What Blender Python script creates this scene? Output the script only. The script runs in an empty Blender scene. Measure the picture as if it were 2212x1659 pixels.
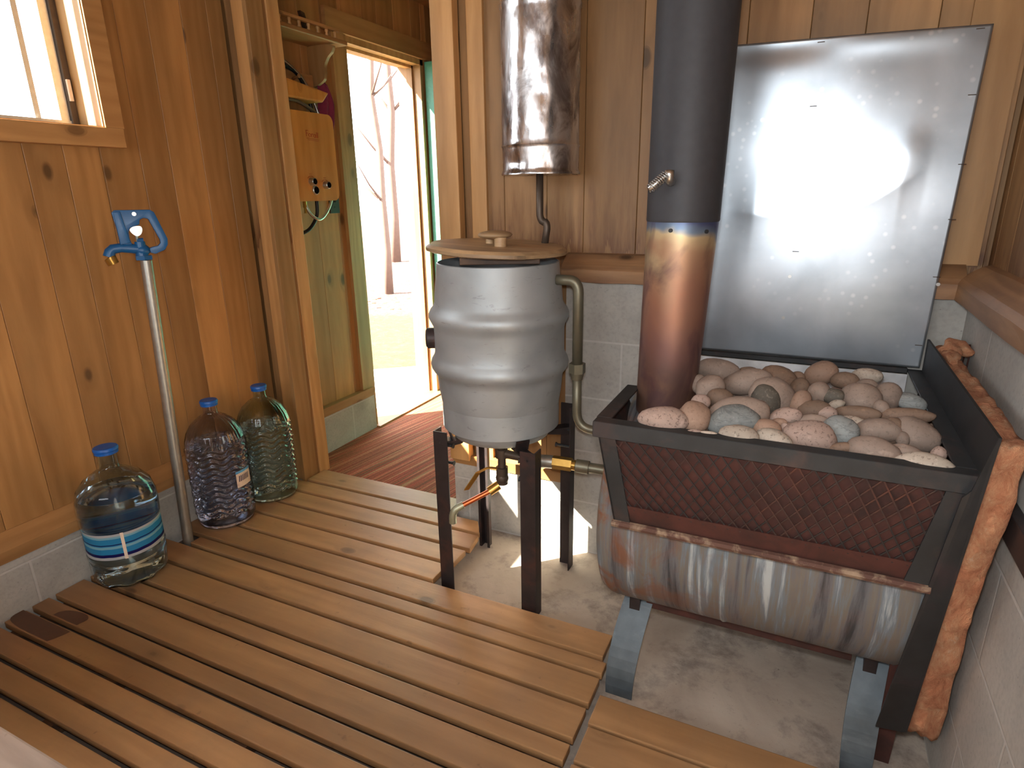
import bpy, bmesh, math, random
from mathutils import Vector, Matrix, noise
R = random.Random(7)
PI = math.pi
scn = bpy.context.scene
COL = scn.collection

# ------------------------------------------------------------ camera
TH, RO, YA = 0.300177, -0.0158689, 0.447427
F_ = Vector((-math.sin(YA)*math.cos(TH), math.cos(YA)*math.cos(TH), -math.sin(TH)))
R0 = Vector((math.cos(YA), math.sin(YA), 0)); U0 = R0.cross(F_)
RR = R0*math.cos(RO) + U0*math.sin(RO)
UU = -R0*math.sin(RO) + U0*math.cos(RO)
CAMP = Vector((0, 0, 1.25))
cam = bpy.data.objects.new('camera', bpy.data.cameras.new('camera'))
cam.data.sensor_width = 36; cam.data.lens = 1333.86/2212*36
cam.data.clip_start = .02
cam.matrix_world = Matrix(((RR.x, UU.x, -F_.x, 0), (RR.y, UU.y, -F_.y, 0), (RR.z, UU.z, -F_.z, 1.25), (0, 0, 0, 1)))
COL.objects.link(cam); scn.camera = cam
def onz(px, py, z):
    d = ray(px, py); return CAMP + d*((z-CAMP.z)/d.z)
def ray(px, py): return RR*((px-1106)/1333.86) - UU*((py-829.5)/1333.86) + F_

# ------------------------------------------------------------ world, sun, flash, exposure
w = bpy.data.worlds.new('sky'); scn.world = w; w.use_nodes = True
bg = w.node_tree.nodes['Background']; bg.inputs[0].default_value = (.93, .96, 1, 1); bg.inputs[1].default_value = 8.0
sun = bpy.data.objects.new('sun', bpy.data.lights.new('sun', 'SUN'))
sun.data.energy = 80; sun.data.angle = .009; sun.data.color = (1, .9, .74)
sun.rotation_euler = Vector((1, .95, -1.2)).to_track_quat('-Z', 'Y').to_euler()
COL.objects.link(sun)
fl = bpy.data.objects.new('camera_flash', bpy.data.lights.new('camera_flash', 'POINT'))
fl.data.energy = 42; fl.data.shadow_soft_size = .03; fl.data.color = (.95, .98, 1)
fl.location = CAMP + UU*.07 + F_*.02; COL.objects.link(fl)
def portal(loc, rot, sx, sy):
    a = bpy.data.lights.new('sky_portal', 'AREA'); a.shape = 'RECTANGLE'; a.size = sx; a.size_y = sy
    a.cycles.is_portal = True
    o = bpy.data.objects.new('sky_portal', a); o.location = loc; o.rotation_euler = rot; COL.objects.link(o)
portal((-2.40, .87, 1.80), (0, -PI/2, 0), .64, 1.06)
portal((-2.40, 3.06, 1.0), (0, -PI/2, 0), 2.1, .8)
portal((-.9, -1.42, 1.55), (PI/2, 0, 0), 1.5, .95)
scn.view_settings.view_transform = 'Standard'; scn.view_settings.look = 'None'
scn.view_settings.gamma = 1; scn.view_settings.use_curve_mapping = False
scn.view_settings.exposure = 0.0
scn.cycles.max_bounces = 12; scn.cycles.transmission_bounces = 12; scn.cycles.diffuse_bounces = 6
scn.cycles.sample_clamp_indirect = 6

# ------------------------------------------------------------ materials
def s2l(c): return tuple((x/12.92 if x <= .04045 else ((x+.055)/1.055)**2.4) for x in c)
class NT:
    def __init__(s, name):
        m = bpy.data.materials.new(name); m.use_nodes = True; s.m = m; s.t = m.node_tree; s.n = s.t.nodes
        s.b = s.n['Principled BSDF']; s.tc = s.n.new('ShaderNodeTexCoord')
    def l(s, a, b): s.t.links.new(a, b)
    def mp(s, sc, src=None, loc=(0, 0, 0)):
        n = s.n.new('ShaderNodeMapping'); n.inputs['Scale'].default_value = sc; n.inputs['Location'].default_value = loc
        s.l(src or s.tc.outputs['Object'], n.inputs[0]); return n.outputs[0]
    def noise(s, v, sc, det=4, dist=0, rough=.5):
        n = s.n.new('ShaderNodeTexNoise'); n.inputs['Scale'].default_value = sc; n.inputs['Detail'].default_value = det
        n.inputs['Distortion'].default_value = dist; n.inputs['Roughness'].default_value = rough
        s.l(v, n.inputs['Vector']); return n.outputs[0]
    def vor(s, v, sc, feat='F1', out='Distance', rnd=1):
        n = s.n.new('ShaderNodeTexVoronoi'); n.feature = feat; n.inputs['Scale'].default_value = sc
        n.inputs['Randomness'].default_value = rnd
        s.l(v, n.inputs['Vector']); return n.outputs[out]
    def ramp(s, f, stops, const=False):
        n = s.n.new('ShaderNodeValToRGB'); e = n.color_ramp.elements
        if const: n.color_ramp.interpolation = 'CONSTANT'
        while len(e) < len(stops): e.new(.5)
        for i, (p, c) in enumerate(stops):
            e[i].position = p; e[i].color = (*c[:3], 1) if len(c) > 1 else (c[0], c[0], c[0], 1)
        s.l(f, n.inputs[0]); return n.outputs[0]
    def mix(s, f, a, b, mode='MIX'):
        n = s.n.new('ShaderNodeMix'); n.data_type = 'RGBA'; n.blend_type = mode
        for i, v in ((0, f), (6, a), (7, b)):
            if isinstance(v, (int, float)): n.inputs[i].default_value = v
            elif isinstance(v, tuple): n.inputs[i].default_value = (*v[:3], 1)
            else: s.l(v, n.inputs[i])
        return n.outputs[2]
    def math(s, op, a, b=0.0, c=None):
        n = s.n.new('ShaderNodeMath'); n.operation = op
        for i, v in ((0, a), (1, b)) + (((2, c),) if c is not None else ()):
            if isinstance(v, (int, float)): n.inputs[i].default_value = v
            else: s.l(v, n.inputs[i])
        return n.outputs[0]
    def vmath(s, op, a, b):
        n = s.n.new('ShaderNodeVectorMath'); n.operation = op
        for i, v in ((0, a), (1, b)):
            if isinstance(v, tuple): n.inputs[i].default_value = v
            else: s.l(v, n.inputs[i])
        return n.outputs[0]
    def sep(s, v):
        n = s.n.new('ShaderNodeSeparateXYZ'); s.l(v, n.inputs[0]); return n.outputs
    def comb(s, x, y, z=0.0):
        n = s.n.new('ShaderNodeCombineXYZ')
        for i, v in enumerate((x, y, z)):
            if isinstance(v, (int, float)): n.inputs[i].default_value = v
            else: s.l(v, n.inputs[i])
        return n.outputs[0]
    def bump(s, h, st=.3, d=.01):
        n = s.n.new('ShaderNodeBump'); n.inputs['Strength'].default_value = st; n.inputs['Distance'].default_value = d
        s.l(h, n.inputs['Height']); s.l(n.outputs[0], s.b.inputs['Normal']); return n.outputs[0]
    def col(s, c):
        if isinstance(c, tuple): s.b.inputs['Base Color'].default_value = (*c[:3], 1)
        else: s.l(c, s.b.inputs['Base Color'])
    def rough(s, r):
        if isinstance(r, (int, float)): s.b.inputs['Roughness'].default_value = r
        else: s.l(r, s.b.inputs['Roughness'])
    def metal(s, v):
        if isinstance(v, (int, float)): s.b.inputs['Metallic'].default_value = v
        else: s.l(v, s.b.inputs['Metallic'])

def plain(name, c, rough=.5, metal=0.0, bump=0, bs=60):
    m = NT(name); c = s2l(c)
    n = m.noise(m.tc.outputs['Object'], bs, 4)
    m.col(m.mix(n, tuple(x*.8 for x in c), tuple(min(1, x*1.2) for x in c)))
    m.rough(rough); m.metal(metal)
    if bump: m.bump(n, bump, .003)
    return m.m

def wood(name, lo, hi, axis, knots=1.0, rough=.45, dirt=0, tint=(.72, 1.2), dirtcol=(.25, .2, .17), water=0, flat=None):
    """lo/hi: sRGB colours of dark and light grain; axis: grain axis"""
    m = NT(name); lo = s2l(lo); hi = s2l(hi)
    geo = m.n.new('ShaderNodeNewGeometry'); rnd = geo.outputs['Random Per Island']
    off = m.vmath('MULTIPLY', m.comb(rnd, rnd, rnd), (7.3, 5.1, 9.7))
    v = m.vmath('ADD', m.tc.outputs['Object'], off)
    st = [1, 1, 1]; st[axis] = .13
    k = [1, 1, 1]; k[axis] = .55
    if flat is not None: k[flat] = .12
    kv = m.vor(m.mp(tuple(k), v), 5.6)                       # knots
    kn = m.ramp(kv, [(.0, (1,)), (.075, (.85,)), (.115, (.15,)), (.22, (0,))])
    wv = m.vmath('ADD', m.mp(tuple(st), v), m.vmath('MULTIPLY', m.comb(kn, kn, kn), (.09, .09, .09)))
    g1 = m.noise(wv, 7, 3, 1.2); g2 = m.noise(m.mp(tuple(x*1 for x in st), v), 48, 5, .4, .6)
    wave = m.n.new('ShaderNodeTexWave'); wave.wave_type = 'RINGS'; wave.rings_direction = 'XYZ'[axis]
    wave.inputs['Scale'].default_value = 7; wave.inputs['Distortion'].default_value = 9; wave.inputs['Detail'].default_value = 2
    wave.inputs['Detail Scale'].default_value = 1.3
    m.l(wv, wave.inputs['Vector'])
    f = m.math('ADD', m.math('MULTIPLY', g1, .42), m.math('ADD', m.math('MULTIPLY', wave.outputs['Fac'], .16), m.math('MULTIPLY', g2, .42)))
    c = m.ramp(f, [(.25, lo), (.75, hi)])
    c = m.mix(m.math('MULTIPLY', kn, knots), c, tuple(x*.22 for x in lo))
    tn = m.ramp(rnd, [(0, (tint[0],)), (1, (tint[1],))])
    c = m.mix(1.0, c, tn, 'MULTIPLY')
    sv_ = m.noise(m.mp(tuple(st), v), 5, 2, .5)
    c = m.mix(1.0, c, m.ramp(sv_, [(.32, (.78,)), (.68, (1.18,))]), 'MULTIPLY')
    hf = m.noise(v, 1.1, 3)
    c = m.mix(1.0, c, m.ramp(hf, [(.3, (.8,)), (.7, (1.12,))]), 'MULTIPLY')
    if dirt:
        d = m.ramp(m.noise(m.tc.outputs['Object'], 5, 6, .3, .65), [(.42, (0,)), (.7, (dirt,))])
        c = m.mix(d, c, s2l(dirtcol))
        d2 = m.ramp(m.noise(m.tc.outputs['Object'], 30, 4), [(.68, (0,)), (.75, (dirt,))])
        c = m.mix(d2, c, s2l((.2, .13, .09)))
    if water:
        zz = m.sep(m.tc.outputs['Object'])[2]
        wm = m.math('MULTIPLY', m.ramp(m.math('ADD', zz, m.math('MULTIPLY', m.noise(m.mp((1, 1, .12)), 26, 4), .35)), [(0, (1,)), (1, (1,))]), 1.0)
        wm = m.ramp(m.math('ADD', m.math('SUBTRACT', zz, .75), m.math('MULTIPLY', m.noise(m.mp((1, 1, .10)), 34, 4, .2, .7), -.55)), [(.0, (.0,)), (.02, (.75,)), (.10, (.35,)), (.22, (0,))])
        c = m.mix(wm, c, s2l((.36, .20, .10)))
    m.col(c); m.rough(rough); m.bump(m.math('SUBTRACT', g2, m.math('MULTIPLY', kn, .3)), .25, .002)
    return m.m

M = {}
M['pine_y'] = wood('orange_pine_boards', (.60, .42, .23), (.72, .53, .32), 2, .9, .5, 0, (.86, 1.08), flat=0)
M['pine_x'] = wood('brown_pine_boards', (.50, .365, .22), (.635, .48, .31), 2, .9, .5, 0, (.86, 1.1), (0, 0, 0), 1, flat=1)
M['pine_h'] = wood('pine_trim_lengthways', (.60, .42, .24), (.72, .54, .34), 1, .7, .5)
M['pine_hx'] = wood('pine_trim_crossways', (.60, .42, .24), (.72, .54, .34), 0, .7, .5)
M['pine_v'] = wood('pine_trim_upright', (.62, .45, .26), (.75, .58, .38), 2, .7, .5)
M['log_x'] = wood('burnt_log_trim_x', (.42, .29, .20), (.66, .50, .35), 0, 1, .55, .25)
M['log_y'] = wood('burnt_log_trim_y', (.42, .29, .20), (.66, .50, .35), 1, 1, .55, .25)
M['slat'] = wood('worn_duckboard_wood', (.58, .425, .275), (.70, .535, .365), 0, .75, .5, .3, (.9, 1.08), (.45, .36, .29), flat=2)
M['bench'] = wood('grey_bench_wood', (.52, .45, .40), (.68, .60, .54), 0, .5, .6, .3)
M['lid'] = wood('lid_wood', (.56, .45, .33), (.76, .63, .47), 0, .4, .5, .2)
M['cleat'] = wood('dark_cleat_wood', (.16, .11, .08), (.42, .29, .18), 0, .6, .6, .4)
M['bamboo'] = wood('bamboo_front', (.72, .47, .20), (.85, .60, .32), 2, .4, .4, 0, (1, 1.02))

def block(name, swap):
    m = NT(name); o = m.tc.outputs['Object']; x, y, z = m.sep(o)
    v = m.comb(y if swap else x, z, 0.0)
    br = m.n.new('ShaderNodeTexBrick'); br.inputs['Scale'].default_value = 1
    br.inputs['Brick Width'].default_value = .406; br.inputs['Row Height'].default_value = .2045
    br.inputs['Mortar Size'].default_value = .0045; br.inputs['Mortar Smooth'].default_value = .4
    mv = m.n.new('ShaderNodeMapping'); mv.inputs['Location'].default_value = (.13, .0555, 0)
    m.l(v, mv.inputs[0]); m.l(mv.outputs[0], br.inputs['Vector'])
    n1 = m.noise(o, 3.2, 5, .5); n2 = m.noise(o, 90, 3)
    c = m.ramp(n1, [(.3, s2l((.58, .565, .54))), (.7, s2l((.74, .725, .695)))])
    c = m.mix(m.ramp(n2, [(.3, (.16,)), (.55, (0,))]), c, s2l((.36, .35, .34)))
    c = m.mix(m.ramp(m.vor(m.mp((1, 1, 1), o), 45), [(0, (.5,)), (.12, (0,))]), c, s2l((.24, .22, .2)))
    c = m.mix(m.math('MULTIPLY', br.outputs['Fac'], .55), c, s2l((.76, .75, .73)))
    m.col(c); m.rough(.85)
    h = m.math('SUBTRACT', m.math('MULTIPLY', n2, .5), br.outputs['Fac'])
    m.bump(h, .35, .003); return m.m
M['block_x'] = block('concrete_block_back', False)
M['block_y'] = block('concrete_block_side', True)

def mk_concrete():
    m = NT('concrete_slab'); o = m.tc.outputs['Object']
    c = m.ramp(m.noise(o, 2.2, 6, .6, .6), [(.3, s2l((.60, .54, .49))), (.7, s2l((.76, .71, .65)))])
    x, y, z = m.sep(o)
    st = m.ramp(m.noise(o, 8, 8, .15, .7), [(.50, (0,)), (.66, (.7,))])
    c = m.mix(st, c, s2l((.42, .38, .36)))
    sp = m.ramp(m.vor(m.vmath('ADD', o, m.comb(m.noise(o, 20, 2), m.noise(o, 13, 2))), 26), [(.0, (.95,)), (.13, (0,))])
    c = m.mix(sp, c, s2l((.26, .2, .18)))
    gap_shade = m.math('MULTIPLY', m.math('LESS_THAN', m.math('ADD', x, m.math('MULTIPLY', m.noise(o, 9, 3), .03)), -.395), m.math('LESS_THAN', m.math('ADD', y, m.math('MULTIPLY', m.noise(o, 8, 3), .03)), 1.49))
    c = m.mix(m.math('MULTIPLY', gap_shade, .85), c, s2l((.26, .20, .16)))  # shade between the slats painted into the slab colour beneath the duckboards
    m.col(c); m.rough(.8); m.bump(m.noise(o, 35, 5), .3, .003); return m.m
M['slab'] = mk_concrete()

def mk_carpet():
    m = NT('striped_carpet'); o = m.tc.outputs['Object']
    mp = m.n.new('ShaderNodeMapping'); mp.inputs['Rotation'].default_value = (0, 0, math.radians(9))
    m.l(o, mp.inputs[0]); x, y, z = m.sep(mp.outputs[0])
    v = m.comb(m.math('MULTIPLY', x, 46), m.math('MULTIPLY', y, .25), 0.0)
    n = m.noise(v, 1.5, 2, 0, .9)
    c = m.ramp(n, [(.34, s2l((.20, .12, .07))), (.39, s2l((.55, .38, .24))), (.44, s2l((.60, .24, .16))), (.49, s2l((.36, .24, .13))), (.54, s2l((.66, .26, .20))), (.60, s2l((.66, .50, .34))), (.66, s2l((.32, .16, .1)))])
    c = m.mix(1.0, c, m.ramp(m.noise(o, 130, 2), [(.3, (.75,)), (.7, (1.15,))]), 'MULTIPLY')
    m.col(c); m.rough(.95); m.bump(m.math('ADD', n, m.noise(o, 160, 2)), .5, .004); return m.m
M['carpet'] = mk_carpet()

def mk_keg():
    m = NT('dull_keg_aluminium'); o = m.tc.outputs['Object']
    c = m.ramp(m.noise(o, 5, 6, .4), [(.3, s2l((.58, .60, .61))), (.7, s2l((.70, .72, .73)))])
    c = m.mix(m.ramp(m.noise(m.mp((1, 1, 3.5), o), 17, 5, .6, .7), [(.60, (0,)), (.70, (.4,))]), c, s2l((.35, .34, .33)))
    m.col(c); m.metal(.5); m.rough(m.ramp(m.noise(o, 9, 4), [(.3, (.48,)), (.7, (.6,))]))
    m.bump(m.noise(o, 22, 4), .12, .003); return m.m
M['keg'] = mk_keg()
def mk_tank():
    m = NT('worn_tinned_steel'); o = m.tc.outputs['Object']
    n = m.noise(m.mp((1, 1, .5), o), 11, 7, .8, .65)
    c = m.ramp(n, [(.30, s2l((.40, .36, .35))), (.44, s2l((.60, .58, .58))), (.58, s2l((.88, .88, .89)))])
    m.col(c); m.metal(.95); m.rough(m.ramp(m.noise(m.mp((1, 1, .35), o), 18, 5, .5), [(.35, (.2,)), (.65, (.42,))]))
    m.bump(m.noise(m.mp((1, 1, .6), o), 14, 3), .38, .012); return m.m
M['tank'] = mk_tank()
def mk_pipe():
    m = NT('heat_blued_stovepipe'); o = m.tc.outputs['Object']; x, y, z = m.sep(o)
    h = m.math('ADD', z, m.math('MULTIPLY', m.math('SUBTRACT', m.noise(m.mp((1, 1, 1), o), 6, 3, .6), .5), .22))
    c = m.ramp(m.math('DIVIDE', h, 1.25), [(.50, s2l((.58, .42, .30))), (.66, s2l((.46, .35, .32))), (.72, s2l((.52, .38, .35))), (.80, s2l((.62, .45, .37))), (.865, s2l((.68, .54, .43))), (.905, s2l((.78, .70, .55))), (.925, s2l((.45, .52, .60))), (.945, s2l((.30, .33, .48)))])
    c = m.mix(m.ramp(m.noise(m.mp((1, 1, .5), o), 14, 5, .8), [(.5, (0,)), (.66, (.55,))]), c, s2l((.30, .20, .26)))
    m.col(c); m.metal(.65); m.rough(.45); m.bump(m.noise(o, 20, 3), .06, .002); return m.m
M['pipe_hot'] = mk_pipe()
M['pipe_black'] = plain('matt_black_stovepipe', (.21, .21, .225), .62, .2)
def mk_sheet():
    m = NT('dented_aluminium_sheet'); o = m.tc.outputs['Object']
    c = m.ramp(m.noise(o, 6, 5, .3), [(.3, s2l((.62, .65, .68))), (.7, s2l((.73, .76, .79)))])
    sp = m.ramp(m.vor(o, 34), [(0, (.5,)), (.16, (.25,)), (.24, (0,))])
    c = m.mix(m.math('MULTIPLY', sp, m.ramp(m.noise(o, 3.2, 2), [(.45, (0,)), (.6, (1,))])), c, s2l((.9, .9, .9)))
    m.col(c); m.metal(.85); m.rough(.275); return m.m
M['sheet'] = mk_sheet()
def mk_streak():
    m = NT('streaked_barrel_steel'); o = m.tc.outputs['Object']; x, y, z = m.sep(o)
    n = m.noise(m.comb(m.math('MULTIPLY', x, 16), m.math('MULTIPLY', y, .8), m.math('MULTIPLY', z, 1.0)), 1.7, 8, .35, .65)
    c = m.ramp(n, [(.32, s2l((.22, .22, .23))), (.43, s2l((.40, .40, .41))), (.50, s2l((.44, .41, .37))), (.57, s2l((.42, .46, .49))), (.66, s2l((.66, .68, .68)))])
    ru = m.noise(o, 9, 7, .8, .7)
    xr = m.ramp(m.math('ADD', x, .5), [(.08, (1,)), (.30, (.45,)), (.5, (.10,)), (.8, (.12,))])
    c = m.mix(m.math('MULTIPLY', m.ramp(ru, [(.45, (0,)), (.62, (1,))]), xr), c, s2l((.47, .29, .17)))
    lo = m.ramp(z, [(.13, (.9,)), (.24, (0,))])
    c = m.mix(m.math('MULTIPLY', lo, m.ramp(ru, [(.3, (.3,)), (.6, (1,))])), c, s2l((.46, .30, .16)))
    m.col(c); m.metal(.08); m.rough(.7); m.bump(ru, .25, .003); return m.m
M['barrel'] = mk_streak()
def rusty(name, base, rust, amt=.5, metal=.3, rough=.6, sc=9):
    m = NT(name); o = m.tc.outputs['Object']; n = m.noise(o, sc, 7, .6, .65)
    c = m.ramp(m.noise(o, 20, 4), [(.3, tuple(x*.8 for x in s2l(base))), (.7, tuple(x*1.2 for x in s2l(base)))])
    c = m.mix(m.ramp(n, [(.62-amt*.25, (0,)), (.78-amt*.2, (1,))]), c, s2l(rust))
    m.col(c); m.metal(metal); m.rough(rough); m.bump(n, .2, .003); return m.m
M['iron'] = rusty('dark_angle_iron', (.18, .185, .19), (.29, .23, .215), .35)
M['iron_red'] = rusty('rust_red_plate', (.29, .155, .125), (.20, .12, .10), .7, .1, .8)
M['mesh'] = rusty('expanded_mesh_steel', (.17, .15, .15), (.34, .20, .16), .6)
M['scale'] = rusty('crusted_rust_lip', (.34, .23, .19), (.60, .51, .42), .55, .1, .8, 26)
M['legiron'] = rusty('brown_leg_steel', (.22, .19, .19), (.32, .22, .20), .4, .4, .5)
M['galv'] = rusty('galvanised_strip', (.33, .36, .38), (.42, .45, .47), .5, .4, .5)
M['black_plate'] = rusty('black_heat_plate', (.17, .17, .175), (.23, .19, .20), .3, .3, .55)
M['brass'] = plain('brass', (.75, .60, .32), .3, .9)
M['copper'] = plain('copper_tube', (.78, .42, .26), .32, .9)
M['bronze'] = plain('greenish_pipe', (.47, .45, .38), .45, .6, .2, 30)
M['iron_pipe'] = plain('dark_iron_pipe', (.36, .31, .27), .5, .6, .2, 40)
M['solder'] = plain('solder_grey_elbow', (.66, .66, .56), .4, .6)
M['steel'] = plain('bright_steel', (.75, .75, .74), .28, .95)
M['galvpipe'] = plain('galvanised_pipe', (.66, .65, .62), .4, .8, .15, 50)
M['blue'] = plain('blue_enamel', (.07, .34, .55), .38, 0, .2, 30)
M['cap'] = plain('blue_plastic_cap', (.04, .34, .66), .4)
M['white_paint'] = rusty('white_enamel_panel', (.80, .81, .82), (.55, .38, .28), -.15, 0, .4, 12)
M['cloth'] = plain('plum_cloth', (.46, .14, .26), .95, 0, .5, 120)
M['dark_wood'] = plain('dark_switch_plate', (.17, .09, .07), .4)
M['black'] = plain('black_rubber', (.05, .045, .07), .45)
M['knob'] = plain('black_glass_knob', (.03, .03, .035), .15)
M['white'] = plain('white_plastic', (.85, .83, .8), .4)
M['green_door'] = plain('green_paint', (.30, .56, .48), .5)
M['red_ink'] = plain('red_brown_ink', (.62, .20, .08), .6)
M['stain'] = plain('wet_patch', (.34, .22, .14), .3)
M['navy'] = plain('navy_ink', (.08, .06, .25), .5)
M['cream'] = plain('cream_label', (.86, .78, .70), .5)
M['lblue'] = plain('light_blue_label', (.35, .62, .80), .5)
M['window_alu'] = plain('window_aluminium', (.86, .86, .84), .4, .6)
M['ceil'] = M['pine_hx']
M['dark_gap'] = plain('dark_gap', (.10, .06, .04), .9)

def mk_glass(name, c, rough, ior):
    m = NT(name); m.b.inputs['Transmission Weight'].default_value = 1; m.b.inputs['IOR'].default_value = ior
    m.col(s2l(c)); m.rough(rough); return m.m
M['pet_blue'] = mk_glass('clear_blue_bottle_plastic', (.90, .96, .99), .03, 1.38)
M['pet_violet'] = mk_glass('clear_violet_bottle_plastic', (.93, .93, .99), .04, 1.38)
M['pet_green'] = mk_glass('clear_green_bottle_plastic', (.91, .97, .96), .03, 1.38)
M['water'] = mk_glass('water', (.93, .975, 1.0), 0, 1.33)
def mk_pane():
    m = NT('window_pane'); t = m.n.new('ShaderNodeBsdfTransparent'); g = m.n.new('ShaderNodeBsdfGlossy'); g.inputs['Roughness'].default_value = .02
    t.inputs[0].default_value = (.96, .98, .98, 1); 
    x = m.n.new('ShaderNodeMixShader'); x.inputs[0].default_value = .06; m.l(t.outputs[0], x.inputs[1]); m.l(g.outputs[0], x.inputs[2])
    m.l(x.outputs[0], m.n['Material Output'].inputs['Surface']); return m.m
M['pane'] = mk_pane()

def mk_insul():
    m = NT('pink_orange_insulation'); o = m.tc.outputs['Object']
    n = m.noise(m.mp((1, 1, .5), o), 30, 8, .6, .8)
    c = m.ramp(n, [(.28, s2l((.68, .40, .26))), (.45, s2l((.85, .56, .40))), (.58, s2l((.90, .66, .49))), (.72, s2l((.93, .82, .69)))])
    m.col(c); m.rough(1); m.bump(n, 1, .02); return m.m
M['insul'] = mk_insul()
def mk_ground():
    m = NT('mossy_lawn'); o = m.tc.outputs['Object']; x, y, z = m.sep(o)
    g = m.ramp(m.noise(o, 9, 8, .6, .75), [(.3, s2l((.12, .13, .07))), (.5, s2l((.27, .28, .12))), (.7, s2l((.40, .37, .22)))])
    lf = m.ramp(m.noise(o, 13, 8, 1, .8), [(.35, s2l((.14, .10, .08))), (.5, s2l((.36, .25, .20))), (.65, s2l((.60, .50, .46)))])
    t = m.math('ADD', m.math('ADD', m.math('MULTIPLY', x, -.6), m.math('MULTIPLY', y, .8)), m.math('MULTIPLY', m.noise(o, 2, 4), 1.0))
    f = m.ramp(m.math('DIVIDE', t, 20), [(.435, (0,)), (.455, (1,))])
    m.col(m.mix(f, g, lf)); m.rough(.95); m.bump(m.noise(o, 24, 6, .5, .8), 1, .04); return m.m
M['ground'] = mk_ground()
M['deck'] = plain('pale_step_concrete', (.80, .79, .77), .8)
M['bark'] = plain('pale_bark', (.40, .32, .28), .9, 0, .5, 12)
M['leafpile'] = plain('dry_leaves', (.42, .28, .22), .9, 0, .8, 20)

def rockmat(name, c1, c2, speck, sp=.5, band=0):
    m = NT(name); oi = m.n.new('ShaderNodeObjectInfo'); rnd = oi.outputs['Random']
    o = m.vmath('ADD', m.tc.outputs['Object'], m.vmath('MULTIPLY', m.comb(rnd, rnd, rnd), (13., 7., 5.)))
    c = m.ramp(m.noise(o, 11, 5, .4), [(.3, s2l(c1)), (.7, s2l(c2))])
    c = m.mix(m.ramp(m.noise(o, 150, 3, 0, .7), [(.55, (0,)), (.66, (sp,))]), c, s2l(speck))
    c = m.mix(m.ramp(m.noise(o, 70, 3), [(.6, (0,)), (.7, (.35,))]), c, tuple(min(1, x*1.35) for x in s2l(c2)))
    if band:
        c = m.mix(m.ramp(m.noise(m.mp((1, 1, 4), o), 12, 5, 2), [(.5, (0,)), (.53, (band,)), (.56, (0,))]), c, s2l((.30, .30, .31)))
    c = m.mix(1.0, c, m.ramp(rnd, [(0, (.86,)), (1, (1.12,))]), 'MULTIPLY')
    m.col(c); m.rough(.75); m.bump(m.noise(o, 60, 5), .22, .003); return m.m
RM = {
 'p': rockmat('pink_granite', (.60, .51, .46), (.69, .59, .54), (.30, .22, .2), .7),
 'o': rockmat('orange_stone', (.57, .46, .39), (.65, .53, .45), (.40, .28, .22), .35),
 't': rockmat('tan_stone', (.50, .43, .385), (.62, .54, .485), (.30, .26, .22), .3),
 'b': rockmat('brown_stone', (.42, .34, .28), (.52, .42, .35), (.25, .2, .17), .35),
 'g': rockmat('blue_grey_stone', (.46, .47, .46), (.57, .58, .57), (.28, .3, .3), .35, .5),
 'd': rockmat('dark_grey_stone', (.27, .25, .22), (.38, .35, .31), (.6, .55, .5), .35),
 'w': rockmat('pale_speckled_stone', (.62, .57, .51), (.76, .70, .64), (.33, .27, .24), .6),
}

# ------------------------------------------------------------ mesh helpers
def box(bm, x0, x1, y0, y1, z0, z1):
    v = [bm.verts.new(p) for p in ((x0,y0,z0),(x1,y0,z0),(x1,y1,z0),(x0,y1,z0),(x0,y0,z1),(x1,y0,z1),(x1,y1,z1),(x0,y1,z1))]
    for f in ((0,3,2,1),(4,5,6,7),(0,1,5,4),(1,2,6,5),(2,3,7,6),(3,0,4,7)): bm.faces.new([v[i] for i in f])
def B(*b):
    bm = bmesh.new()
    for x in b: box(bm, *x)
    return bm
def prism(bm, pts, d):
    """pts: list of 3-D points of a planar polygon; d: extrusion vector"""
    d = Vector(d); a = [bm.verts.new(Vector(p)) for p in pts]; b = [bm.verts.new(Vector(p)+d) for p in pts]
    n = len(pts); bm.faces.new(a[::-1]); bm.faces.new(b)
    for i in range(n): bm.faces.new((a[i], a[(i+1) % n], b[(i+1) % n], b[i]))
def frame(d):
    d = d.normalized(); u = d.cross(Vector((0, 0, 1)))
    if u.length < .05: u = d.cross(Vector((1, 0, 0)))
    u.normalize(); return u, d.cross(u).normalized()
def tube(bm, pts, r, seg=14, caps=True, bend=True):
    """round tube through pts; r is a number or list"""
    pts = [Vector(p) for p in pts]; n = len(pts); rr = r if isinstance(r, (list, tuple)) else [r]*n
    rings = []; pu = None
    for i, p in enumerate(pts):
        d = (pts[min(i+1, n-1)] - pts[max(i-1, 0)]).normalized()
        if pu is None: u, v = frame(d)
        else:
            u = (pu - d*pu.dot(d)).normalized(); v = d.cross(u)
        pu = u
        rings.append([bm.verts.new(p + (u*math.cos(2*PI*k/seg) + v*math.sin(2*PI*k/seg))*rr[i]) for k in range(seg)])
    for a, b in zip(rings, rings[1:]):
        for k in range(seg): bm.faces.new((a[k], a[(k+1) % seg], b[(k+1) % seg], b[k]))
    if caps: bm.faces.new(rings[0][::-1]); bm.faces.new(rings[-1])
def arc(p0, c, p1, n=6):
    """quadratic bend points from p0 to p1 with corner c"""
    p0, c, p1 = map(Vector, (p0, c, p1))
    return [(p0*(1-t)**2 + c*2*t*(1-t) + p1*t*t) for t in (i/n for i in range(n+1))]
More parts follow.
